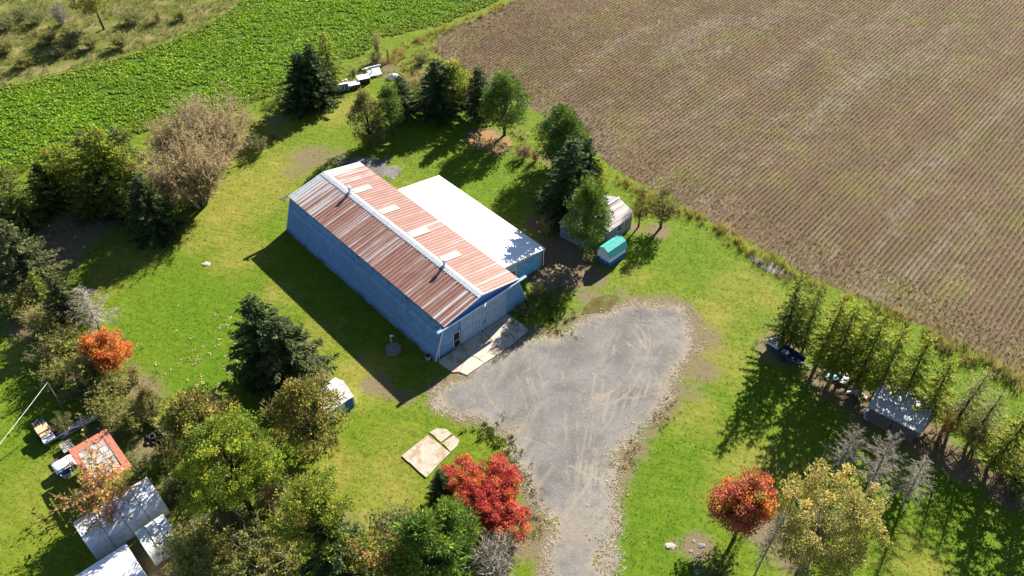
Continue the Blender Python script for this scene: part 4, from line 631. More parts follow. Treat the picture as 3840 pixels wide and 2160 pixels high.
# ------------------------------------------------------------------ barn with rusted roof, built in its own frame: x along the ridge to the near gable, y to the right
barn = tag(empty('barn', (BARN_O[0], BARN_O[1], 0), BARN_A), 'long blue barn with a rusty striped metal gable roof', 'barn')
BL, WB, WE, ZE, ZR = 26.5, 6.0, 4.62, 4.02, 4.94
M_UNDER = plain('siding_gap_shade', (.03, .05, .09), .9, .2, 2)  # dark backing: the shade lines between siding courses are put into its colour
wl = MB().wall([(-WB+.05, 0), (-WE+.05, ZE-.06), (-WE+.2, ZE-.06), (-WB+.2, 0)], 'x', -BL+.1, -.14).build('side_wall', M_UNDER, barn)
def course(mb, x0, x1, t0, t1, side):
    f = lambda t, o: (side*(WB-(WB-WE)*t+o*.946), ZE*t*.985+o*.325)
    a0, a1, b0, b1 = f(t0, .10), f(t1, .012), f(t0, -.04), f(t1, -.04)
    vs = [(x, *q) for x in (x0, x1) for q in (a0, a1, b1, b0)]; mb.add(vs, [(0,1,2,3),(7,6,5,4),(0,4,5,1),(1,5,6,2),(2,6,7,3),(3,7,4,0)])
NC = 11
for i in range(NC):
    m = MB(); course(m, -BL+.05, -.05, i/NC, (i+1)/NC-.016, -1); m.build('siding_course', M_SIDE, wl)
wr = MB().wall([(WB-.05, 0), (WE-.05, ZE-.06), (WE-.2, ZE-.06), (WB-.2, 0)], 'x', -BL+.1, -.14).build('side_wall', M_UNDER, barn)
for i in range(NC):
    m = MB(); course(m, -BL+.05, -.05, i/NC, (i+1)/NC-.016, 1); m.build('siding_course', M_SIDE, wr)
gab = [(-WB+.06, 0), (WB-.06, 0), (WE-.02, ZE-.05), (0, ZR-.06), (-WE+.02, ZE-.05)]
fw = MB().wall(gab, 'x', -.14, -.02).build('front_wall', M_BLUE, barn)
MB().wall(gab, 'x', -BL+.02, -BL+.14).build('rear_wall', M_BLUE, barn)
DL, DM, DR, DZ = -2.78, .14, 3.12, 3.56
ys = lambda t: WB-(WB-WE)*t
NF = 9; ft = 3.62/ZE
for i in range(NF):
    t0, t1 = i/NF*ft, (i+1)/NF*ft; z0, z1 = t0*ZE, t1*ZE
    ya = -3.78 if z0 < 2.15 else DL; 
    MB().add([(.04, -ys(t0), z0), (.012, -ys(t1), z1+.01), (-.03, -ys(t1), z1+.01), (-.03, -ys(t0), z0), (.04, ya, z0), (.012, ya, z1+.01), (-.03, ya, z1+.01), (-.03, ya, z0)], [(3,2,1,0),(4,5,6,7),(0,1,5,4),(1,2,6,5),(2,3,7,6),(3,0,4,7)]).build('siding_course', M_SIDE, fw)
    MB().add([(.04, DR, z0), (.012, DR, z1+.01), (-.03, DR, z1+.01), (-.03, DR, z0), (.04, ys(t0), z0), (.012, ys(t1), z1+.01), (-.03, ys(t1), z1+.01), (-.03, ys(t0), z0)], [(3,2,1,0),(4,5,6,7),(0,1,5,4),(1,2,6,5),(2,3,7,6),(3,0,4,7)]).build('siding_course', M_SIDE, fw)
def ribbed(y0, y1, z0, z1, x, n, depth=.045, gap=0.0):
    """upright ribbed sheet facing +x"""
    m = MB(); w = (y1-y0)/n; pr = []
    for i in range(n): pr += [(y0+w*(i+.0), 0), (y0+w*(i+.52), 0), (y0+w*(i+.62), depth), (y0+w*(i+.88), depth)]
    pr.append((y1, 0)); k = len(pr); vs = [(x+d, y, z0) for y, d in pr]+[(x+d, y, z1) for y, d in pr]+[(x-.03, y0, z0), (x-.03, y1, z0), (x-.03, y0, z1), (x-.03, y1, z1)]
    fs = [(i, i+1, k+i+1, k+i) for i in range(k-1)]+[(2*k, 2*k+2, 2*k+3, 2*k+1), (0, k, 2*k+2, 2*k), (k-1, 2*k+1, 2*k+3, 2*k-1)]+[tuple(range(k, 2*k))+(2*k+3, 2*k+2)]
    return m.add(vs, fs)
d1 = ribbed(DL, DM-.015, .05, DZ, .12, 7, .07).build('sliding_door', M_DOORM, barn); d2 = ribbed(DM+.015, DR, .05, DZ, .12, 7, .07).build('sliding_door', M_DOORM, barn)
MB().box(.19, .24, DM-.16, DM-.10, 1.05, 1.4).build('latch', M_STEEL, d1); MB().box(.19, .24, DM+.1, DM+.16, 1.05, 1.4).build('latch', M_STEEL, d2)
for d, a, b in ((d1, DL, DM-.02), (d2, DM+.02, DR)): MB().box(.195, .22, a+.02, b-.02, 1.75, 1.82).build('rail', M_DOORM, d)
tr = MB().box(.06, .34, -5.6, 5.68, 3.80, 3.85).build('track_hood', M_BLUE, barn); MB().box(.32, .36, -5.6, 5.68, 3.70, 3.87).build('hood_lip', M_TRIM, tr); MB().box(.2, .28, -5.62, 5.7, 3.60, 3.70).build('track_rail', M_TRIM, tr)  # hood's shaded blue and its lit white edge are put into the colours
for y in np.linspace(-5.3, 5.4, 9): MB().box(.04, .36, y-.03, y+.03, 3.70, 3.80).build('bracket', M_STEEL, tr)
MB().tube([(.3, .1, 3.86), (.55, .1, 4.05), (.75, -.25, 3.98)], [.035, .03, .05], 6).build('lamp_arm', M_TRIM, tr)
rtk = MB().box(-BL-.58, -BL-.3, -5.65, 5.55, 3.86, 3.91).build('track_hood', M_STEEL, barn); MB().box(-BL-.62, -BL-.58, -5.65, 5.55, 3.70, 3.86).build('hood_lip', M_STEEL, rtk)
for y in np.linspace(-5.4, 5.3, 6): MB().box(-BL-.3, -BL+.03, y-.03, y+.03, 3.72, 3.86).build('bracket', M_STEEL, rtk)
wd_ = MB().box(.0, .05, -3.72, -2.84, .05, 2.08).build('door', M_TRIM, barn); MB().box(.045, .065, -3.64, -2.93, 1.0, 2.0).build('pane', M_GLASS, wd_); MB().box(.045, .065, -3.64, -2.93, .15, .92).build('panel', M_DARK, wd_); MB().box(.05, .1, -2.99, -2.95, .95, 1.08).build('handle', M_STEEL, wd_)
for s in (-1, 1):
    m = MB(); m.beam((.06, s*WB, 0), (.06, s*(WE+.02), ZE-.04), .12, .05); m.build('corner_board', M_TRIM, barn)
    m = MB(); m.beam((-BL-.03, s*WB, 0), (-BL-.03, s*(WE+.02), ZE-.04), .12, .05); m.build('corner_board', M_TRIM, barn)
    for x in (.17, -BL-.17):
        m = MB(); m.beam((x, s*(WE+.14), ZE-.07), (x, 0, ZR-.03), .05, .17); m.build('rake_board', M_TRIM, barn)
    MB().box(-BL-.1, .1, *(sorted((s*(WE+.09), s*(WE+.13)))), ZE-.16, ZE-.05).build('fascia', M_STEEL, barn)
MB().tube([(.1, -5.62, .05), (.1, -5.45, 1.25)], .045, 6).build('drain_pipe', M_TRIM, barn)
# roof sheets: ribbed panels lapped side by side
NP = 30; PW = (BL+.3)/NP
def roof_sheet(s, w0, w1, z0, z1, width, ribs, depth=.028):
    """sheet from (y=s*w0,z0) down to (s*w1,z1); ribs run down the slope"""
    m = MB(); w = width/ribs; pr = []
    for i in range(ribs): pr += [(w*i, depth), (w*(i+.18), depth), (w*(i+.30), 0), (w*(i+.88), 0)]
    pr.append((width+.02, depth+.003)); k = len(pr); vs = [(x, s*w0, z0+d) for x, d in pr]+[(x, s*w1, z1+d) for x, d in pr]
    fs = [(i, i+1, k+i+1, k+i) if s < 0 else (i, k+i, k+i+1, i+1) for i in range(k-1)]
    return m.add([(v[0], v[1], v[2]) for v in vs], fs)
OV = .16; zed = ZE-(ZR-ZE)/WE*OV
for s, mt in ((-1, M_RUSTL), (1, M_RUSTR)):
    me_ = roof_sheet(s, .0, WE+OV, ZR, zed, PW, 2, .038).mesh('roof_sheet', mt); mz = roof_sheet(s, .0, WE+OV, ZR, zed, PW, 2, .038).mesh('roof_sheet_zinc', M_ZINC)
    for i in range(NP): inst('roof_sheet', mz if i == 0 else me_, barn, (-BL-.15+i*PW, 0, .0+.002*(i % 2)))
deck = MB().add([(-BL-.12, 0, ZR-.03), (-BL-.12, -WE-OV+.03, zed-.03), (-BL-.12, WE+OV-.03, zed-.03), (.12, 0, ZR-.03), (.12, -WE-OV+.03, zed-.03), (.12, WE+OV-.03, zed-.03)], [(0, 1, 4, 3), (0, 3, 5, 2)]).build('roof_deck', M_STEEL, barn)
slope = lambda w: ZR-(ZR-ZE)/WE*w
for i in range(11):
    x0 = -BL-.18+i*(BL+.36)/11; x1 = x0+(BL+.36)/11-.02; m = MB()
    m.add([(x0, -.46, slope(.46)+.045), (x0, 0, ZR+.075), (x0, .26, slope(.26)+.045), (x1, -.46, slope(.46)+.05), (x1, 0, ZR+.08), (x1, .26, slope(.26)+.05)], [(0, 3, 4, 1), (1, 4, 5, 2)])
    cp = m.build('ridge_cap', M_CAP, barn)
cl = MB()
for i in range(84):
    x = -BL+.05+i*.316; cl.beam((x, -.12, slope(.12)+.065), (x, -.60, slope(.60)+.035), .045, .035)
tag(cl.build('ridge_closures', M_ZINC, barn), kind='stuff')
for u in (-21.46, -16.54, -11.37, -6.33):
    m = roof_sheet(1, .40, 2.62, slope(.40)+.03, slope(2.62)+.03, .92, 2); m.build('skylight', M_SKYL, barn, (u-.46, 0, .012))
for u in (-21.5, -5.4):
    v = MB().tube([(u, -.05, ZR), (u, -.05, ZR+.62)], .14, 10).build('roof_vent', M_CAP, barn); MB().tube([(u, -.05, ZR+.58), (u, -.05, ZR+.66), (u, -.05, ZR+.80), (u, -.05, ZR+.86)], [.2, .24, .22, .06], 10).build('vent_cowl', M_CAP, v); MB().box(u-.22, u+.22, -.26, .2, ZR+.04, ZR+.12).build('flashing', M_CAP, v)

# ------------------------------------------------------------------ lean-to shed with white roof on the barn's right side
ann = tag(empty('lean_to_shed', (BARN_O[0], BARN_O[1], 0), BARN_A), 'grey lean-to shed with a bright white metal roof joined to the barn', 'shed')
AX0, AX1, AY0, AY1, AZ0, AZ1 = -20.1, -2.62, 4.9, 10.95, 3.42, 2.42
az = lambda y: AZ0+(AZ1-AZ0)*(y-AY0)/(AY1-AY0)
MB().wall([(AY0+.9, 0), (AY1-.12, 0), (AY1-.12, az(AY1)-.1), (AY0+.1, AZ0-.1)], 'x', AX1-.15, AX1-.06).build('end_wall_backing', M_GREYS, ann)
aw = MB(); k = 17
for i in range(k):
    y0 = 5.55+(10.83-5.55)*i/k; y1 = y0+(10.83-5.55)/k*.45; aw.box(AX1-.07, AX1-.02, y0, y1, 0, az(y1)-.08)
aw.build('end_wall_ribs', M_GREYS, ann)
MB().wall([(AY0+.9, 0), (AY1-.12, 0), (AY1-.12, az(AY1)-.1), (AY0+.1, AZ0-.1)], 'x', AX0+.06, AX0+.15).build('rear_wall', M_GREYS, ann)
MB().box(AX0+.06, AX1-.06, AY1-.2, AY1-.1, 0, AZ1-.08).build('side_wall', M_GREYS, ann)
NA = 20; aw_ = (AX1-AX0+.2)/NA; mesh_a = roof_sheet(1, AY0-.12, AY1+.12, az(AY0-.12), az(AY1+.12), aw_, 3, .022).mesh('roof_sheet', M_WHITER)
for i in range(NA): inst('roof_sheet', mesh_a, ann, (AX0-.1+i*aw_, 0, .002*(i % 2)))
MB().add([(AX0-.05, AY0-.1, az(AY0-.1)-.03), (AX1+.05, AY0-.1, az(AY0-.1)-.03), (AX1+.05, AY1+.1, az(AY1+.1)-.03), (AX0-.05, AY1+.1, az(AY1+.1)-.03)], [(0, 1, 2, 3)]).build('roof_deck', M_STEEL, ann)
m = MB(); m.beam((AX1+.12, AY0-.1, az(AY0-.1)-.06), (AX1+.12, AY1+.12, az(AY1+.12)-.06), .04, .15); m.build('rake_board', M_TRIM, ann)
MB().box(AX0-.1, AX1+.1, AY1+.12, AY1+.22, AZ1-.12, AZ1-.02).build('gutter', M_TRIM, ann); MB().tube([(AX1+.02, AY1+.05, .05), (AX1+.02, AY1+.05, AZ1-.1)], .05, 6).build('downpipe', M_TRIM, ann)
for a, b in ((7.55, 8.95), (8.98, 10.40)):
    dd = MB().box(AX1-.02, AX1+.02, a, b, .05, 2.02).build('door_leaf', M_SKYBLUE, ann); n_ = 4
    for i in range(n_): w = (b-a)/n_; MB().box(AX1+.02, AX1+.04, a+w*i+.012, a+w*(i+1)-.012, .07, 2.0).build('plank', M_SKYBLUE, dd)
    for z in (.4, 1.65): MB().box(AX1+.04, AX1+.055, a+.05, a+.5, z, z+.06).build('hinge', M_STEEL, dd)
w_ = MB().box(AX1-.02, AX1+.015, 6.15, 6.95, 1.1, 2.0).build('window', M_TRIM, ann); MB().box(AX1+.01, AX1+.025, 6.23, 6.87, 1.18, 1.92).build('pane', M_GLASS, w_)

# ------------------------------------------------------------------ concrete apron and the broken slab
ap = tag(empty('concrete_apron', (BARN_O[0], BARN_O[1], 0), BARN_A), kind='structure')
for pl in ([(.22, -5.9), (2.25, -5.72), (2.6, -5.25), (1.6, -3.4), (.22, -3.05)], [(2.66, -5.2), (3.42, -4.95), (3.45, -2.75), (2.2, -2.95), (1.66, -3.4)], [(.22, -3.0), (1.6, -3.36), (2.16, -2.9), (3.45, -2.7), (3.5, -.55), (1.9, -.35), (.22, -.2)], [(.22, -.14), (1.9, -.30), (3.5, -.5), (3.42, 1.2), (2.7, 1.55), (.22, 1.7)], [(.22, 1.76), (2.7, 1.61), (3.42, 1.26), (3.2, 3.2), (2.2, 3.35), (.22, 3.2)]):
    c_ = (sum(p[0] for p in pl)/len(pl), sum(p[1] for p in pl)/len(pl)); q = dens(pl, .25, .035, .5); MB().prism(q, -.05, .085+.01*trng.random()).build('slab', M_CONC, ap)
pad = tag(empty('concrete_pad', (0, 0, 0)), 'broken pale concrete slab in the grass above the red maple', 'concrete slab')
for pl, z in (([(-9.47, 39.57), (-7.39, 41.71), (-5.30, 39.90), (-7.19, 37.41)], .10), ([(-7.27, 42.05), (-6.60, 42.48), (-5.82, 42.39), (-5.23, 41.88), (-6.16, 41.00)], .07), ([(-6.04, 40.88), (-5.12, 41.71), (-4.61, 41.21), (-4.75, 40.63), (-5.27, 40.02)], .07)):
    MB().prism(dens(pl, .25, .05, .6), -.05, z).build('slab', M_CONC2, pad)

# ------------------------------------------------------------------ small buildings
def uw(u, w): return (u*ca-w*sa, u*sa+w*ca)
def frame(name, u, w, rot=0.0): p = uw(u, w); return empty(name, (p[0], p[1], 0), BARN_A+rot)
M_TEAL = plain('teal_roof', (.05, .36, .33), .55, .2, 2); M_WHITEP = plain('white_paint', (.72, .73, .76), .6, .12, 3); M_NAVY = plain('deep_blue_paint', (.03, .12, .36), .55, .25, 3); M_GREYW = plain('grey_weathered_wood', (.26, .25, .25), .9, .35, 4); M_PLANK = plain('blue_grey_planks', (.2, .25, .38), .85, .35, 5); M_PLUM = plain('old_dark_boards', (.12, .095, .10), .9, .4, 5); M_LUMB = plain('silvered_lumber', (.36, .33, .31), .85, .35, 5); M_TAN = plain('cardboard_tan', (.48, .35, .22), .85, .2, 4)
M_TIN = rust_mat('patchy_tin', .40, .52, 0.0); M_INK = plain('faded_navy', (.02, .045, .10), .5, .4, 4); M_BLACK = plain('black_rubber', (.02, .02, .022), .85, .3, 8)
# toy-sized gambrel shed
p = (9.2, 64.75); sh = tag(empty('garden_shed', (*p, 0), BARN_A), 'tiny white and blue garden shed with a teal gambrel roof', 'shed')
W1, D1 = 1.72, 2.6; pr = [(0, .62), (W1, .62), (W1, 1.42), (1.42, 1.98), (W1/2, 2.28), (.30, 1.98), (0, 1.42)]
MB().wall(pr, 'y', .04, D1-.04).build('wall', M_WHITEP, sh); MB().box(-.025, W1+.025, .015, D1-.015, 0, .62).build('lower_wall', M_NAVY, sh)
for a, b in (((-.10, 1.30), (.26, 2.02)), ((.24, 2.0), (W1/2, 2.33)), ((W1/2, 2.33), (W1-.24, 2.0)), ((W1-.26, 2.02), (W1+.10, 1.30))):
    m = MB(); t_ = .04; n_ = Vector((-(b[1]-a[1]), 0, b[0]-a[0])).normalized()*t_
    vs = [(a[0], -.12, a[1]), (b[0], -.12, b[1]), (b[0]+n_.x, -.12, b[1]+n_.z), (a[0]+n_.x, -.12, a[1]+n_.z)]; vs += [(v[0], D1+.12, v[2]) for v in vs]
    m.add(vs, [(0,1,2,3),(7,6,5,4),(0,4,5,1),(1,5,6,2),(2,6,7,3),(3,7,4,0)]); m.build('roof_slope', M_TEAL, sh)
dr = MB().box(.45, 1.22, -.02, .02, .1, 1.62).build('door', M_WHITEP, sh); MB().box(.47, 1.20, -.035, -.02, .12, .60).build('door_kickboard', M_NAVY, dr); MB().box(1.12, 1.16, -.06, -.02, .85, .98).build('handle', M_STEEL, dr)
for x in (0, W1-.06): MB().box(x-.01, x+.07, -.012, .05, .62, 1.42).build('corner_board', M_TRIM, sh)
# cabin with rusty roof under the pine
cb = tag(empty('cabin', (10.45, 67.15, 0), BARN_A+.02), 'small grey cabin with a rust striped tin roof half hidden under the pine', 'cabin')
CW, CD = 4.1, 4.4
MB().box(-CD, 0, 0, CW, 0, 2.2).build('wall', M_GREYW, cb)
for yy in (0.02, CW-.14): MB().wall([(-CD, 2.2), (0, 2.2), (-CD/2, 3.0)], 'y', yy, yy+.12).build('gable', M_GREYW, cb)
def roof_sheet_x(s, x0, x1, z0, z1, width, ribs, depth=.025):
    m = MB(); w = width/ribs; pr = []
    for i in range(ribs): pr += [(w*i, depth), (w*(i+.2), depth), (w*(i+.3), 0), (w*(i+.88), 0)]
    pr.append((width+.02, depth+.003)); k = len(pr); return m.add([(x0, y, z0+d) for y, d in pr]+[(x1, y, z1+d) for y, d in pr], [(i, i+1, k+i+1, k+i) for i in range(k-1)])
for x1 in (.25, -CD-.25):
    me_ = roof_sheet_x(1, -CD/2, x1, 3.08, 2.16, (CW+.3)/6, 3).mesh('roof_sheet', M_TIN)
    for i in range(6): inst('roof_sheet', me_, cb, (0, -.15+i*(CW+.3)/6, .003*(i % 2)))
MB().box(-CD/2-.12, -CD/2+.12, -.16, CW+.16, 3.10, 3.14).build('ridge_cap', M_ZINC, cb); MB().box(.2, .26, -.16, CW+.16, 2.08, 2.16).build('fascia', M_TRIM, cb)
for y0 in (1.55, 2.75):
    w_ = MB().box(0, .035, y0, y0+.85, .85, 1.85).build('window', M_TRIM, cb); MB().box(.03, .045, y0+.07, y0+.78, .93, 1.33).build('pane', M_GLASS, w_); MB().box(.03, .045, y0+.07, y0+.78, 1.38, 1.78).build('pane', M_GLASS, w_)
# plank shed with a light blue door
ps = tag(empty('plank_shed', (5.32, 68.59, 0), -.641), 'low plank shed with a light blue door under the overhanging pine', 'shed')
MB().box(.02, 3.6, .03, 2.6, 0, 1.9).build('wall', M_PLUM, ps)
for i in range(12): MB().box(.0+i*.232, .222+i*.232, -.02-.012*(i % 2), .02, .02, 1.95+.05*trng.random()).build('plank', M_PLANK, ps)
dr = MB().box(2.82, 3.58, -.05, .01, .05, 1.9).build('door', M_SKYBLUE, ps); MB().box(2.92, 2.96, -.08, -.05, .9, 1.05).build('handle', M_STEEL, dr)
MB().add([(-.15, -.2, 2.0), (3.75, -.2, 2.0), (3.75, 2.75, 2.35), (-.15, 2.75, 2.35), (-.15, -.2, 2.05), (3.75, -.2, 2.05), (3.75, 2.75, 2.4), (-.15, 2.75, 2.4)], [(0,3,2,1),(4,5,6,7),(0,1,5,4),(1,2,6,5),(2,3,7,6),(3,0,4,7)]).build('roof', M_TIN, ps)
# tin roofed shack in the larch row
sk = tag(empty('shack', (31.42, 43.42, 0), -.66), 'dark board shack with a silvery tin roof among the larches', 'shack')
SL, SD = 4.15, 3.4
for a, b in ((0, SL/2-.03), (SL/2+.03, SL)):
    pn = MB().box(a, b, .04, .1, 0, 1.72).build('wall_panel', M_PLUM, sk)
    for i in range(8): MB().box(a+.01, b-.01, .0-.012*(i % 2), .05, .03+i*.21, .03+i*.21+.195).build('board', M_PLUM, pn)
MB().box(0, SL, SD-.1, SD, 0, 2.05).build('rear_wall', M_PLUM, sk); MB().box(.0, .08, .1, SD-.1, 0, 1.72).build('end_wall', M_PLUM, sk); MB().box(SL-.08, SL, 1.4, SD-.1, 0, 1.72).build('end_wall', M_PLUM, sk)
for i in range(6):
    w = (SL+.5)/6; m = MB(); x = -.25+i*w; pts = []
    for j in range(4): pts += [(x+w*j/4, .02), (x+w*(j+.2)/4, .02), (x+w*(j+.35)/4, 0), (x+w*(j+.85)/4, 0)]
    pts.append((x+w+.02, .023)); k = len(pts); m.add([(a, -.22, 1.86+d) for a, d in pts]+[(a, SD+.25, 2.26+d) for a, d in pts], [(q, q+1, k+q+1, k+q) for q in range(k-1)]); m.build('roof_sheet', M_ZINC, sk, (0, 0, .004*(i % 2)))
MB().box(-.2, SL+.2, -.16, -.08, 1.72, 1.83).build('beam', M_PLUM, sk); m = MB(); m.beam((SL+.15, 1.0, .05), (SL+.5, 2.6, 1.9), .3, .03); m.build('leaning_board', M_LUMB, sk)
# white canopy by the spruces
M_CANOPY = plain('stained_canvas', (.6, .6, .6), .8, .35, 4)
cn = tag(frame('garden_canopy', -45.35, 17.3), 'white cloth canopy with a blue door flap beside the broad spruce', 'canopy')
m = MB(); prof = [(-.05, 1.5), (.7, 1.88), (1.4, 2.3), (2.1, 1.92), (2.88, 1.5)]; k = len(prof)
m.add([(x, y, z+.03*math.sin(5*y+3*x)) for y in np.linspace(0, 3.0, 7) for x, z in prof], [(j*k+i, j*k+i+1, (j+1)*k+i+1, (j+1)*k+i) for j in range(6) for i in range(k-1)]); m.build('roof_cloth', M_CANOPY, cn)
MB().box(2.72, 2.78, .1, 2.9, 0, 1.52).build('front_wall', M_WHITEP, cn); MB().box(2.78, 2.80, 2.0, 2.85, .02, 1.4).build('door_flap', M_NAVY, cn)
MB().wall([(0.05, 0), (2.7, 0), (2.7, 1.5), (1.4, 2.22), (.05, 1.47)], 'y', 2.9, 2.95).build('end_wall', M_WHITEP, cn); MB().box(.03, .07, .1, 2.9, 0, 1.42).build('rear_wall', M_WHITEP, cn)
for x, y in ((.03, .03), (2.75, .03), (.03, 2.97), (2.75, 2.97)): MB().tube([(x, y, 0), (x, y, 1.5)], .03, 6).build('pole', M_STEEL, cn)

# ------------------------------------------------------------------ neighbour's yard, lower left
def cloth_mat(name, c, rough=.45):
    t = NT(name, rough, .45); p = t.pos(); f = t.noise(p, 1.6, 5, .65); w = t.noise(t.pos(.4, (1, 3.5, 1)), 1.5, 4, .6, 1.0); t.color(t.ramp(f, [(.3, tuple(x*.82 for x in c)), (.7, tuple(min(1, x*1.08) for x in c))])); t.bump(w, .8, .12); return t.m
M_SILV = cloth_mat('silver_tarpaulin', (.60, .62, .66), .38); M_CREAM = cloth_mat('cream_tarpaulin', (.74, .74, .70), .5); M_WTARP = cloth_mat('white_tarpaulin', (.8, .8, .82), .45); M_ORANGE = cloth_mat('faded_red_tarpaulin', (.40, .13, .08), .65); M_PANELS = [cloth_mat('clouded_plastic', (.42, .41, .40), .45), cloth_mat('stained_plastic', (.34, .31, .27), .5), cloth_mat('pink_plastic', (.44, .27, .21), .5)]
def tunnel(name, u0, u1, w0, w1, h, mat, label, nseg=3, seams=True, patch=None):
    o = tag(frame(name, u0, w0), label, 'shelter'); Wd = u1-u0; Ln = w1-w0; k = 13; prof = []
    for i in range(k): a = math.pi*i/(k-1); prof.append((Wd/2-Wd/2*math.copysign(abs(math.cos(a))**.75, math.cos(a)), h*math.sin(a)**.8))
    for s in range(nseg):
        a, b = Ln*s/nseg, Ln*(s+1)/nseg-.01; m = MB(); ny = 7
        m.add([(x+.0, a+(b-a)*j/(ny-1), z*(1-.02*math.sin(math.pi*j/(ny-1)))+.004*s) for j in range(ny) for x, z in prof], [(j*k+i, (j+1)*k+i, (j+1)*k+i+1, j*k+i+1) for j in range(ny-1) for i in range(k-1)]); m.build('cover', mat, o, smooth=True)
        if s: MB().tube([(x, a, z+.02) for x, z in prof], .022, 5).build('hoop', M_STEEL, o)
    for y in (0.03, Ln-.03): MB().wall(prof, 'y', y-.02, y+.02).build('end_sheet', mat, o)
    for x in (.05, Wd-.05): MB().box(x-.05, x+.05, 0, Ln, 0, .12).build('ground_rail', M_LUMB, o)
    return o
q1 = tunnel('tunnel_shelter', -47.35, -43.75, -2.95, 3.05, 2.3, M_SILV, 'long silver tarpaulin tunnel with a torn seam at the lower left', 4)
m = MB(); m.add([(2.05, 3.1, 2.27), (2.6, 2.95, 2.12), (3.05, 2.75, 1.72), (3.0, 2.95, 1.80), (2.5, 3.2, 2.2)], [(0, 1, 2, 3, 4)]); m.build('tear', M_DARK, q1)
tunnel('tunnel_shelter', -43.4, -40.25, .15, 2.5, 2.0, M_CREAM, 'short cream tarpaulin tunnel beside the long silver one', 3)
g3 = tag(frame('tent_shelter', -42.3, -7.2), 'bright white gable tent cut off by the bottom edge at left', 'shelter')
for s, (a, b) in enumerate(((0, 2.15), (2.15, 4.6))):
    za, zb = ((1.9, 2.55), (2.55, 1.8))[s]; m = MB(); n_ = 8; m.add([(a+(b-a)*i/4, 6.5*j/n_, za+(zb-za)*i/4-.05*math.sin(math.pi*i/4)*abs(math.sin(j*1.57))) for j in range(n_+1) for i in range(5)], [(j*5+i, j*5+i+1, (j+1)*5+i+1, (j+1)*5+i) for j in range(n_) for i in range(4)]); m.build('roof_cloth', M_WTARP, g3, smooth=True)
MB().wall([(0.04, 0), (4.56, 0), (4.56, 1.78), (2.15, 2.5), (.04, 1.86)], 'y', 6.44, 6.49).build('end_wall', M_WTARP, g3); MB().box(4.53, 4.58, .05, 6.4, 0, 1.8).build('side_wall', M_WTARP, g3); MB().box(.02, .07, .05, 6.4, 0, 1.88).build('side_wall', M_WTARP, g3)
for x, y in ((.05, 6.5), (4.55, 6.5), (.05, .1), (4.55, .1)): MB().tube([(x, y, 0), (x, y, 1.85)], .035, 6).build('pole', M_STEEL, g3)
# orange framed carport with clouded panels
co = tag(frame('carport', -53.5, -.55), 'faded red tarpaulin carport roof with clouded panels in the lower left yard', 'carport'); CL, CWd, CZ = 5.0, 3.1, 2.0
for x in (.05, CL/2, CL-.05):
    for y in (.05, CWd-.05): MB().tube([(x, y, 0), (x, y, CZ-.03)], .035, 6).build('post', M_STEEL, co)
for (x0, x1, y0, y1) in ((-.05, .75, -.05, CWd+.05), (CL-.6, CL+.05, -.05, CWd+.05), (.75, CL-.6, -.05, .38), (.75, CL-.6, CWd-.5, CWd+.05)):
    m = MB(); nx, ny = 6, 6; m.add([(x0+(x1-x0)*i/nx, y0+(y1-y0)*j/ny, CZ+.05+.05*(vnoise(x0+(x1-x0)*i/nx, y0+(y1-y0)*j/ny, .5)-.5)) for j in range(ny+1) for i in range(nx+1)], [(j*(nx+1)+i, j*(nx+1)+i+1, (j+1)*(nx+1)+i+1, (j+1)*(nx+1)+i) for j in range(ny) for i in range(nx)]); m.build('tarp_strip', M_ORANGE, co, smooth=True)
for i in range(5):
    for j in range(3):
        x0 = .75+i*.73; y0 = .38+j*.74; MB().add([(x0+.02, y0+.02, CZ+.005), (x0+.71, y0+.02, CZ+.01-.02*trng.random()), (x0+.71, y0+.72, CZ+.005), (x0+.02, y0+.72, CZ+.01), (x0+.365, y0+.37, CZ-.06*trng.random())], [(0, 1, 4), (1, 2, 4), (2, 3, 4), (3, 0, 4)]).build('panel', M_PANELS[trng.choice([0, 0, 1, 1, 2])], co)
for x in np.linspace(.75, CL-.6, 6): MB().tube([(x, 0, CZ+.03), (x, CWd, CZ+.03)], .02, 5).build('rafter', M_TEAL, co)
# draped box, tub, ladder, pallet
o = tag(frame('draped_box', -54.25, -2.2), 'blue box under a white sheet beside the faded red carport', 'box'); MB().box(.08, 1.05, .05, 1.45, 0, .85).build('box', M_NAVY, o)
m = MB(); nx, ny = 7, 8; m.add([(-.02+1.15*i/nx, -.05+1.6*j/ny, .92-.28*(max(0, abs(i/nx-.45)-.34)*4)-.2*(max(0, abs(j/ny-.5)-.38)*5)+.05*vnoise(i, j, 1.3)) for j in range(ny+1) for i in range(nx+1)], [(j*(nx+1)+i, j*(nx+1)+i+1, (j+1)*(nx+1)+i+1, (j+1)*(nx+1)+i) for j in range(ny) for i in range(nx)]); m.build('sheet', M_WTARP, o, smooth=True)
o = tag(frame('wash_tub', -53.3, -1.95), 'grey plastic tub on the grass below the draped box', 'tub'); k = 14
rr = lambda r, z: [((.28*r)*math.copysign(abs(math.cos(a))**.5, math.cos(a))+.3, (.42*r)*math.copysign(abs(math.sin(a))**.5, math.sin(a))+.3, z) for a in np.linspace(0, 2*math.pi, k, endpoint=False)]
m = MB(); rings = [rr(.8, 0), rr(1, .5), rr(1.08, .52), rr(1.0, .53), rr(.93, .5), rr(.75, .06)]; vs = sum(rings, []); m.add(vs, [(j*k+i, j*k+(i+1) % k, (j+1)*k+(i+1) % k, (j+1)*k+i) for j in range(5) for i in range(k)]+[tuple(range(5*k, 6*k)), tuple(range(k))[::-1]]); m.build('basin', M_ZINC, o); MB().box(.2, .42, .28, .5, .07, .3).build('contents', M_STEEL, o)
o = tag(frame('ladder', -50.7, -1.9, .12), 'short pale ladder lying on the grass beside the golden bush', 'ladder')
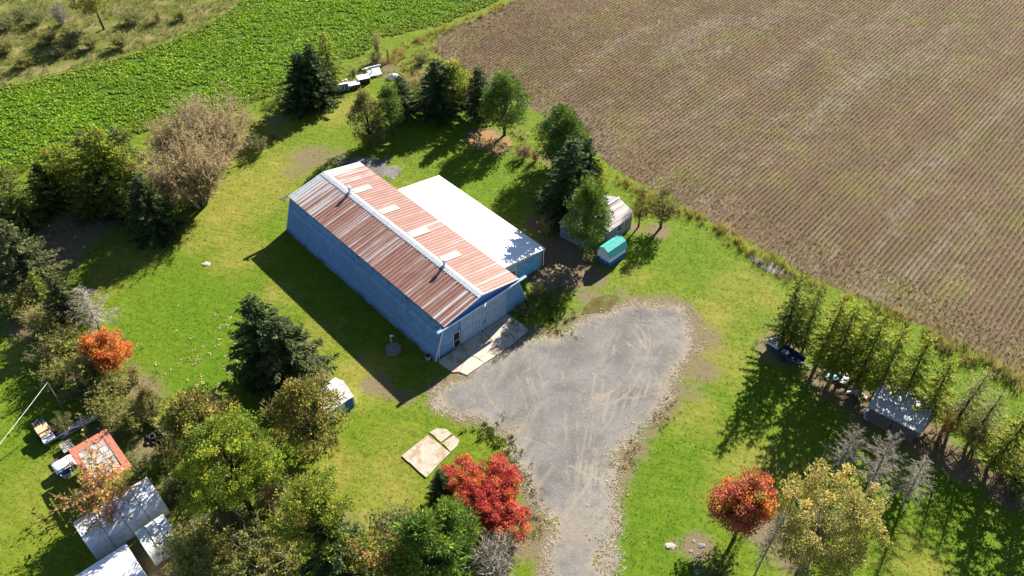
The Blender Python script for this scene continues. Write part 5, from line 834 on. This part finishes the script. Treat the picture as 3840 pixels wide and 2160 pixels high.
for y in (0, .42): MB().box(0, 1.9, y, y+.06, .15, .21).build('rail', M_TRIM, o)
for i in range(6): MB().box(.15+i*.3, .19+i*.3, .05, .43, .165, .195).build('rung', M_TRIM, o)
o = tag(frame('pallet', -56.1, -1.0), 'grey wooden pallet lying between lumber trailer and carport', 'pallet')
for i in range(6): MB().box(i*.2, i*.2+.13, 0, .95, .5, .53).build('slat', M_LUMB, o)
for y in (.02, .45, .88): MB().box(0, 1.13, y, y+.07, .38, .5).build('bearer', M_LUMB, o)
MB().box(.05, 1.1, .05, .9, 0, .38).build('crate', M_PLUM, o)
o = tag(frame('dark_pallet', -55.2, -2.3), 'dark wooden pallet behind the draped box', 'pallet')
for i in range(6): MB().box(i*.17, i*.17+.12, 0, .95, .12, .15).build('slat', M_PLUM, o)
for y in (.02, .45, .88): MB().box(0, .97, y, y+.07, 0, .12).build('bearer', M_PLUM, o)
# lumber trailer and long lumber pile
o = tag(frame('lumber_trailer', -59.55, -2.0), 'small trailer loaded with boards and a tan box on the left lawn', 'trailer')
MB().box(0, 2.7, .05, 1.15, .5, .6).build('bed', M_STEEL, o)
for y in (-.08, 1.16): MB().tube([(1.5, y, .3), (1.5, y+.14, .3)], .3, 14).build('wheel', M_BLACK, o)
m = MB(); m.beam((0, .6, .52), (-.9, .6, .45), .08); m.build('drawbar', M_STEEL, o)
MB().box(.75, 1.6, .1, 1.1, .6, 1.05).build('tan_box', M_TAN, o); MB().box(1.62, 2.0, .15, 1.05, .6, .92).build('tan_box', M_TAN, o)
for i in range(5): MB().box(2.05+i*.13, 2.15+i*.13, .1+.05*trng.random(), 1.1, .6, .78+.06*trng.random()).build('board', M_TRIM, o)
for i in range(4): MB().box(-.25, .62, .12+i*.25, .3+i*.25, .6, .72+.05*i).build('board', M_PLUM, o)
o = tag(frame('lumber_pile', -58.0, -.7, -.05), 'long pile of silvered boards and rails beside the brush', 'lumber')
lr = random.Random(4)
for i in range(15):
    z = .08+.07*(i//5); x = .12+.2*(i % 5)+lr.uniform(-.04, .04); a = lr.uniform(-.3, .3); m = MB(); m.beam((x, a, z), (x+lr.uniform(-.15, .15), 3.9+a*1.5+lr.uniform(-.5, .3), z+lr.uniform(0, .25)), .14, .05); m.build('board', [M_LUMB, M_TRIM, M_PLUM, M_LUMB][i % 4], o)
for y in (.6, 3.0): MB().box(0, 1.1, y, y+.1, 0, .06).build('bearer', M_PLUM, o)
m = MB(); m.beam((.5, 2.1, .3), (.55, 2.3, 1.3), .07); m.build('upright', M_TRIM, o)
o = tag(frame('plank_stack', -58.3, .35, .5), 'crossed pale planks between the trailer and the long pile', 'lumber')
for i in range(6): m = MB(); m.beam((0+i*.12, -.6, .1+.05*i), (1.3+i*.05, .25+lr.uniform(-.2, .2), .15+.05*i), .13, .04); m.build('board', [M_LUMB, M_TRIM][i % 2], o)
# mast with wire
o = tag(empty('mast', (-40.28, 44.44, 0)), 'thin wooden mast carrying a wire over the left lawn', 'mast'); MB().tube([(0, 0, 0), (0, 0, 4.0)], [.06, .04], 6).build('pole', M_BARKG, o)
def sag(a, b, s, n=9): a = Vector(a); b = Vector(b); return [a.lerp(b, i/(n-1))-Vector((0, 0, s*4*(i/(n-1))*(1-i/(n-1)))) for i in range(n)]
MB().tube(sag((0, 0, 3.95), (-3.2, -17, 4.6), .25), .016, 4).build('wire', M_TRIM, o); MB().tube([(0, 0, 3.9), (1.3, .4, .1)], .012, 4).build('guy_wire', M_STEEL, o)
# low board wall along the boundary
bw = tag(empty('board_wall', (0, 0, 0)), 'low old grey board wall along the shaded boundary', 'wall')
bp = [(-33.29, 43.78), (-32.09, 42.91), (-30.98, 42.09), (-29.56, 40.63), (-28.22, 39.25), (-26.79, 37.91), (-25.51, 36.68), (-24.31, 35.63), (-23.42, 34.97), (-22.62, 34.35), (-21.68, 33.39), (-20.74, 32.38), (-19.31, 30.89), (-17.92, 29.41)]
for i, (a, b) in enumerate(zip(bp[:-1], bp[1:])):
    for z in (.12, .34, .56): m = MB(); m.beam((a[0], a[1], z+.02*(i % 2)), (b[0], b[1], z-.02*(i % 3)), .05, .2); m.build('board', M_GREYW, bw)
    m = MB(); m.box(a[0]-.05, a[0]+.05, a[1]+.03, a[1]+.13, 0, .78); m.build('post', M_GREYW, bw)
for i, (px, z) in enumerate((( (-31.67, 41.63), 0), ((-31.00, 41.05), 0), ((-30.47, 40.80), 0), ((-31.35, 41.38), .22))):
    t_ = tag(empty('tyre', (px[0], px[1], z)), ['old black tyre by the board wall, leftmost on the ground', 'old black tyre by the board wall, middle one on the ground', 'old black tyre by the board wall, rightmost on the ground', 'old black tyre lying on top of the others by the board wall'][i], 'tyre', 'tyres by the board wall'); m = MB(); n1, n2 = 16, 8
    m.add([((.27+.1*math.cos(b))*math.cos(a), (.27+.1*math.cos(b))*math.sin(a), .11+.1*math.sin(b)) for a in np.linspace(0, 6.283, n1, endpoint=False) for b in np.linspace(0, 6.283, n2, endpoint=False)], [(i_*n2+j, ((i_+1) % n1)*n2+j, ((i_+1) % n1)*n2+(j+1) % n2, i_*n2+(j+1) % n2) for i_ in range(n1) for j in range(n2)]); m.build('casing', M_BLACK, t_, smooth=True)

# ------------------------------------------------------------------ things on the lawn
o = tag(empty('well', (-11.43, 51.64, 0)), 'round concrete well cover in the barn shadow', 'well'); MB().tube([(0, 0, -.05), (0, 0, .32)], .78, 24).build('ring', M_ROCK, o); MB().tube([(0, 0, .32), (0, 0, .40)], .70, 24).build('lid', M_ROCK, o); MB().box(-.1, .1, -.03, .03, .40, .46).build('handle', M_STEEL, o)
o = tag(empty('marker_post', (-11.72, 52.55, 0)), 'small post with a pale plate behind the well cover', 'post'); MB().tube([(0, 0, 0), (0, 0, 1.15)], .035, 6).build('post', M_TRIM, o); MB().box(-.05, .3, -.02, .02, 1.02, 1.22).build('plate', M_TRIM, o)
o = tag(empty('planter', (-8.0, 50.55, 0)), 'half barrel planter at the near left corner of the barn', 'planter'); MB().tube([(0, 0, 0), (0, 0, .25), (0, 0, .5)], [.24, .3, .28], 14).build('tub', M_LUMB, o); MB().tube([(0, 0, .14), (0, 0, .18)], .3, 14).build('band', M_STEEL, o); MB().tube([(0, 0, .44), (0, 0, .505)], .24, 14).build('soil', M_DARK, o)
def stone(name, x, y, s, label, seed, mat=None, flat=.35):
    r_ = np.random.default_rng(seed); m = MB(); n1, n2 = 10, 5; vs = []
    for j in range(n2):
        for i in range(n1): a = 6.283*i/n1; e = 1.45*j/(n2-1); k = s*(1+.25*r_.normal()*.6); vs.append((math.cos(a)*math.cos(e)*k, math.sin(a)*math.cos(e)*k*.8, math.sin(e)*s*flat))
    m.add(vs, [(j*n1+i, j*n1+(i+1) % n1, (j+1)*n1+(i+1) % n1, (j+1)*n1+i) for j in range(n2-1) for i in range(n1)]+[tuple(range((n2-1)*n1, n2*n1))]); o = m.build(name, mat or M_CONC2, None, (x, y, -.02)); return tag(o, label, 'stone')
stone('flat_stone', *(-32.90, 63.98), .48, 'flat pale stone lying on the open lawn left of the barn', 1)
stone('flat_stone', *(12.42, 31.25), .42, 'small pale stone on the lawn at the bottom right of the drive', 2)
rk = random.Random(8)
for i, (lx, ly) in enumerate(((14.29, 31.66), (14.86, 31.32), (13.93, 30.79), (14.50, 30.45), (13.98, 29.73), (14.78, 29.57), (14.18, 29.09))):
    o = stone('rubble_stone', lx, ly, .18+.14*rk.random(), 'grey stone of the rubble patch left of the red and orange maple', 20+i, M_ROCK); o['group'] = 'rubble stones'
# junk row by the crop edge
def at_px(name, x, y, rot, label, cat): return tag(empty(name, (x, y, 0), rot), label, cat)
o = at_px('camper_shell', *(-24.82, 98.98), .36, 'blue camper shell with white frame beside the yellow larch', 'camper shell')
MB().box(0, 2.3, 0, 1.3, .1, 1.2).build('body', M_NAVY, o); MB().box(-.06, 2.36, -.06, 1.36, 1.2, 1.28).build('roof', M_WHITEP, o); w_ = MB().box(.9, 1.75, -.03, .0, .35, 1.0).build('window', M_TRIM, o); MB().box(.98, 1.67, -.045, -.03, .42, .93).build('pane', M_GLASS, w_)
for x in (.02, .82, 2.22): MB().box(x-.03, x+.05, -.04, .0, .1, 1.2).build('trim', M_TRIM, o)
for i, (px, w, d, h, lab) in enumerate((((-22.65, 100.05), 1.5, 1.0, .6, 'low dark box with a white lid right of the camper shell'), ((-21.50, 101.34), 1.6, 1.2, .8, 'taller dark box with a white lid in the junk row'))):
    o = at_px('lidded_box', *px, .4, lab, 'box'); MB().box(0, w, 0, d, 0, h).build('box', M_DARK, o); MB().box(-.05, w+.05, -.05, d+.05, h, h+.08).build('lid', M_WHITEP, o); MB().box(.1, .2, -.03, 0, .1, h-.1).build('batten', M_LUMB, o)
o = at_px('tilted_panel', *(-20.28, 103.21), .45, 'white tilted panel with a rail at the right of the junk row', 'panel'); m = MB(); m.add([(0, 0, .25), (1.9, 0, .25), (1.9, 1.3, .85), (0, 1.3, .85), (0, 0, .30), (1.9, 0, .30), (1.9, 1.3, .9), (0, 1.3, .9)], [(0,3,2,1),(4,5,6,7),(0,1,5,4),(1,2,6,5),(2,3,7,6),(3,0,4,7)]); m.build('panel', M_WHITEP, o)
m = MB(); m.beam((-.1, 1.4, .98), (2.2, 1.4, 1.0), .12, .1); m.build('rail', M_TRIM, o)
for x, y in ((.1, .1), (1.8, .1), (.1, 1.2), (1.8, 1.2)): MB().box(x-.05, x+.05, y-.05, y+.05, 0, .3 if y < 1 else .8).build('leg', M_STEEL, o)
o = at_px('machine_frame', *(-20.91, 103.66), .3, 'dark machine frame standing behind the white boxes', 'machine')
for a, b in (((0, 0, 0), (0, 0, 1.2)), ((.9, 0, 0), (.9, 0, 1.3)), ((0, 0, 1.0), (.9, 0, 1.1)), ((-.4, 0, 1.25), (.5, 0, 1.3)), ((0, .7, 0), (0, 0, 1.1))): m = MB(); m.beam(a, b, .09); m.build('bar', M_STEEL if a[2] < 1.2 else M_TRIM, o)
o = at_px('tarp_heap', *(-16.91, 103.44), .2, 'white tarpaulin heap in the tan grass behind the barn', 'tarpaulin'); m = MB(); n1 = 14; m.add([(math.cos(6.283*i/n1)*(1.1-.25*j+.1*math.sin(i*2.1)), math.sin(6.283*i/n1)*(.75-.17*j), .7*math.sin(1.3*j/4)) for j in range(5) for i in range(n1)], [(j*n1+i, j*n1+(i+1) % n1, (j+1)*n1+(i+1) % n1, (j+1)*n1+i) for j in range(4) for i in range(n1)]+[tuple(range(4*n1, 5*n1))]); m.build('cloth', M_WTARP, o, smooth=True); MB().box(-.5, .4, -.3, .3, 0, .5).build('load', M_LUMB, o)
# old trailer and scrap under the right larches
o = tag(frame('old_trailer', -21.3, 53.2), 'old dark blue trailer with a pale box at the left end of the larch row', 'trailer')
MB().box(0, 3.6, 0, 1.25, .45, .55).build('bed', M_INK, o); MB().box(0, 3.6, -.03, .03, .55, .85).build('side', M_INK, o); MB().box(1.3, 3.6, 1.2, 1.25, .55, .85).build('side', M_INK, o); b_ = MB().box(.05, 1.15, .08, 1.2, .55, 1.05).build('pale_box', M_WHITEP, o); MB().box(.0, 1.2, .03, 1.25, 1.05, 1.1).build('lid', M_LUMB, b_)
for y in (-.17, 1.27): MB().tube([(1.9, y, .32), (1.9, y+.15, .32)], .32, 14).build('wheel', M_BLACK, o)
m = MB(); m.beam((3.6, .6, .5), (4.6, .6, .4), .09); m.build('drawbar', M_STEEL, o); MB().box(1.5, 2.2, .2, .7, .55, .8).build('scrap', M_ZINC, o)
for i, (px, mt, lab, cat) in enumerate((((29.88, 48.27), M_SKYBLUE, 'light blue crumpled sheet in the scrap heap', 'scrap'), ((30.73, 47.89), M_ZINC, 'silver crumpled sheet in the scrap heap', 'scrap'), ((31.24, 48.37), M_WTARP, 'white crumpled sheet in the scrap heap', 'scrap'), ((29.55, 50.73), M_WHITEP, 'white scrap sheet behind the old trailer', 'scrap'), ((31.94, 43.78), M_TRIM, 'pale scrap sheet left of the shack', 'scrap'))):
    r_ = np.random.default_rng(90+i); n_ = 5; m = MB(); m.add([((a-2)*.27+.08*r_.normal(), (b-2)*.27+.08*r_.normal(), .06+.34*r_.random()) for b in range(n_) for a in range(n_)], [(b*n_+a, b*n_+a+1, (b+1)*n_+a+1, (b+1)*n_+a) for b in range(n_-1) for a in range(n_-1)]); o = m.build('scrap_sheet', mt, None, (px[0], px[1], .0)); md = o.modifiers.new('thickness', 'SOLIDIFY'); md.thickness = .02; tag(o, lab, cat, 'scrap heap')
o = at_px('oil_drum', *(31.66, 47.89), 0, 'rusty orange drum beside the silver scrap', 'drum'); MB().tube([(0, 0, 0), (0, 0, .02), (0, 0, .28), (0, 0, .3), (0, 0, .32), (0, 0, .58), (0, 0, .6), (0, 0, .62), (0, 0, .85)], [.28, .29, .28, .30, .28, .28, .30, .28, .29], 16).build('shell', plain('orange_rust', (.45, .17, .04), .7, .4, 5), o); MB().tube([(0, 0, .83), (0, 0, .84)], .26, 16).build('top', M_STEEL, o)
o = at_px('board_heap', *(31.53, 46.39), -.5, 'heap of bleached boards left of the shack', 'lumber')
for i in range(8): m = MB(); m.beam((lr.uniform(-.8, .3), lr.uniform(-.6, .6), .08+.05*i), (lr.uniform(.3, 1.2), lr.uniform(-.6, .6), .1+.06*i), .2, .04); m.build('board', [M_TRIM, M_LUMB][i % 2], o)
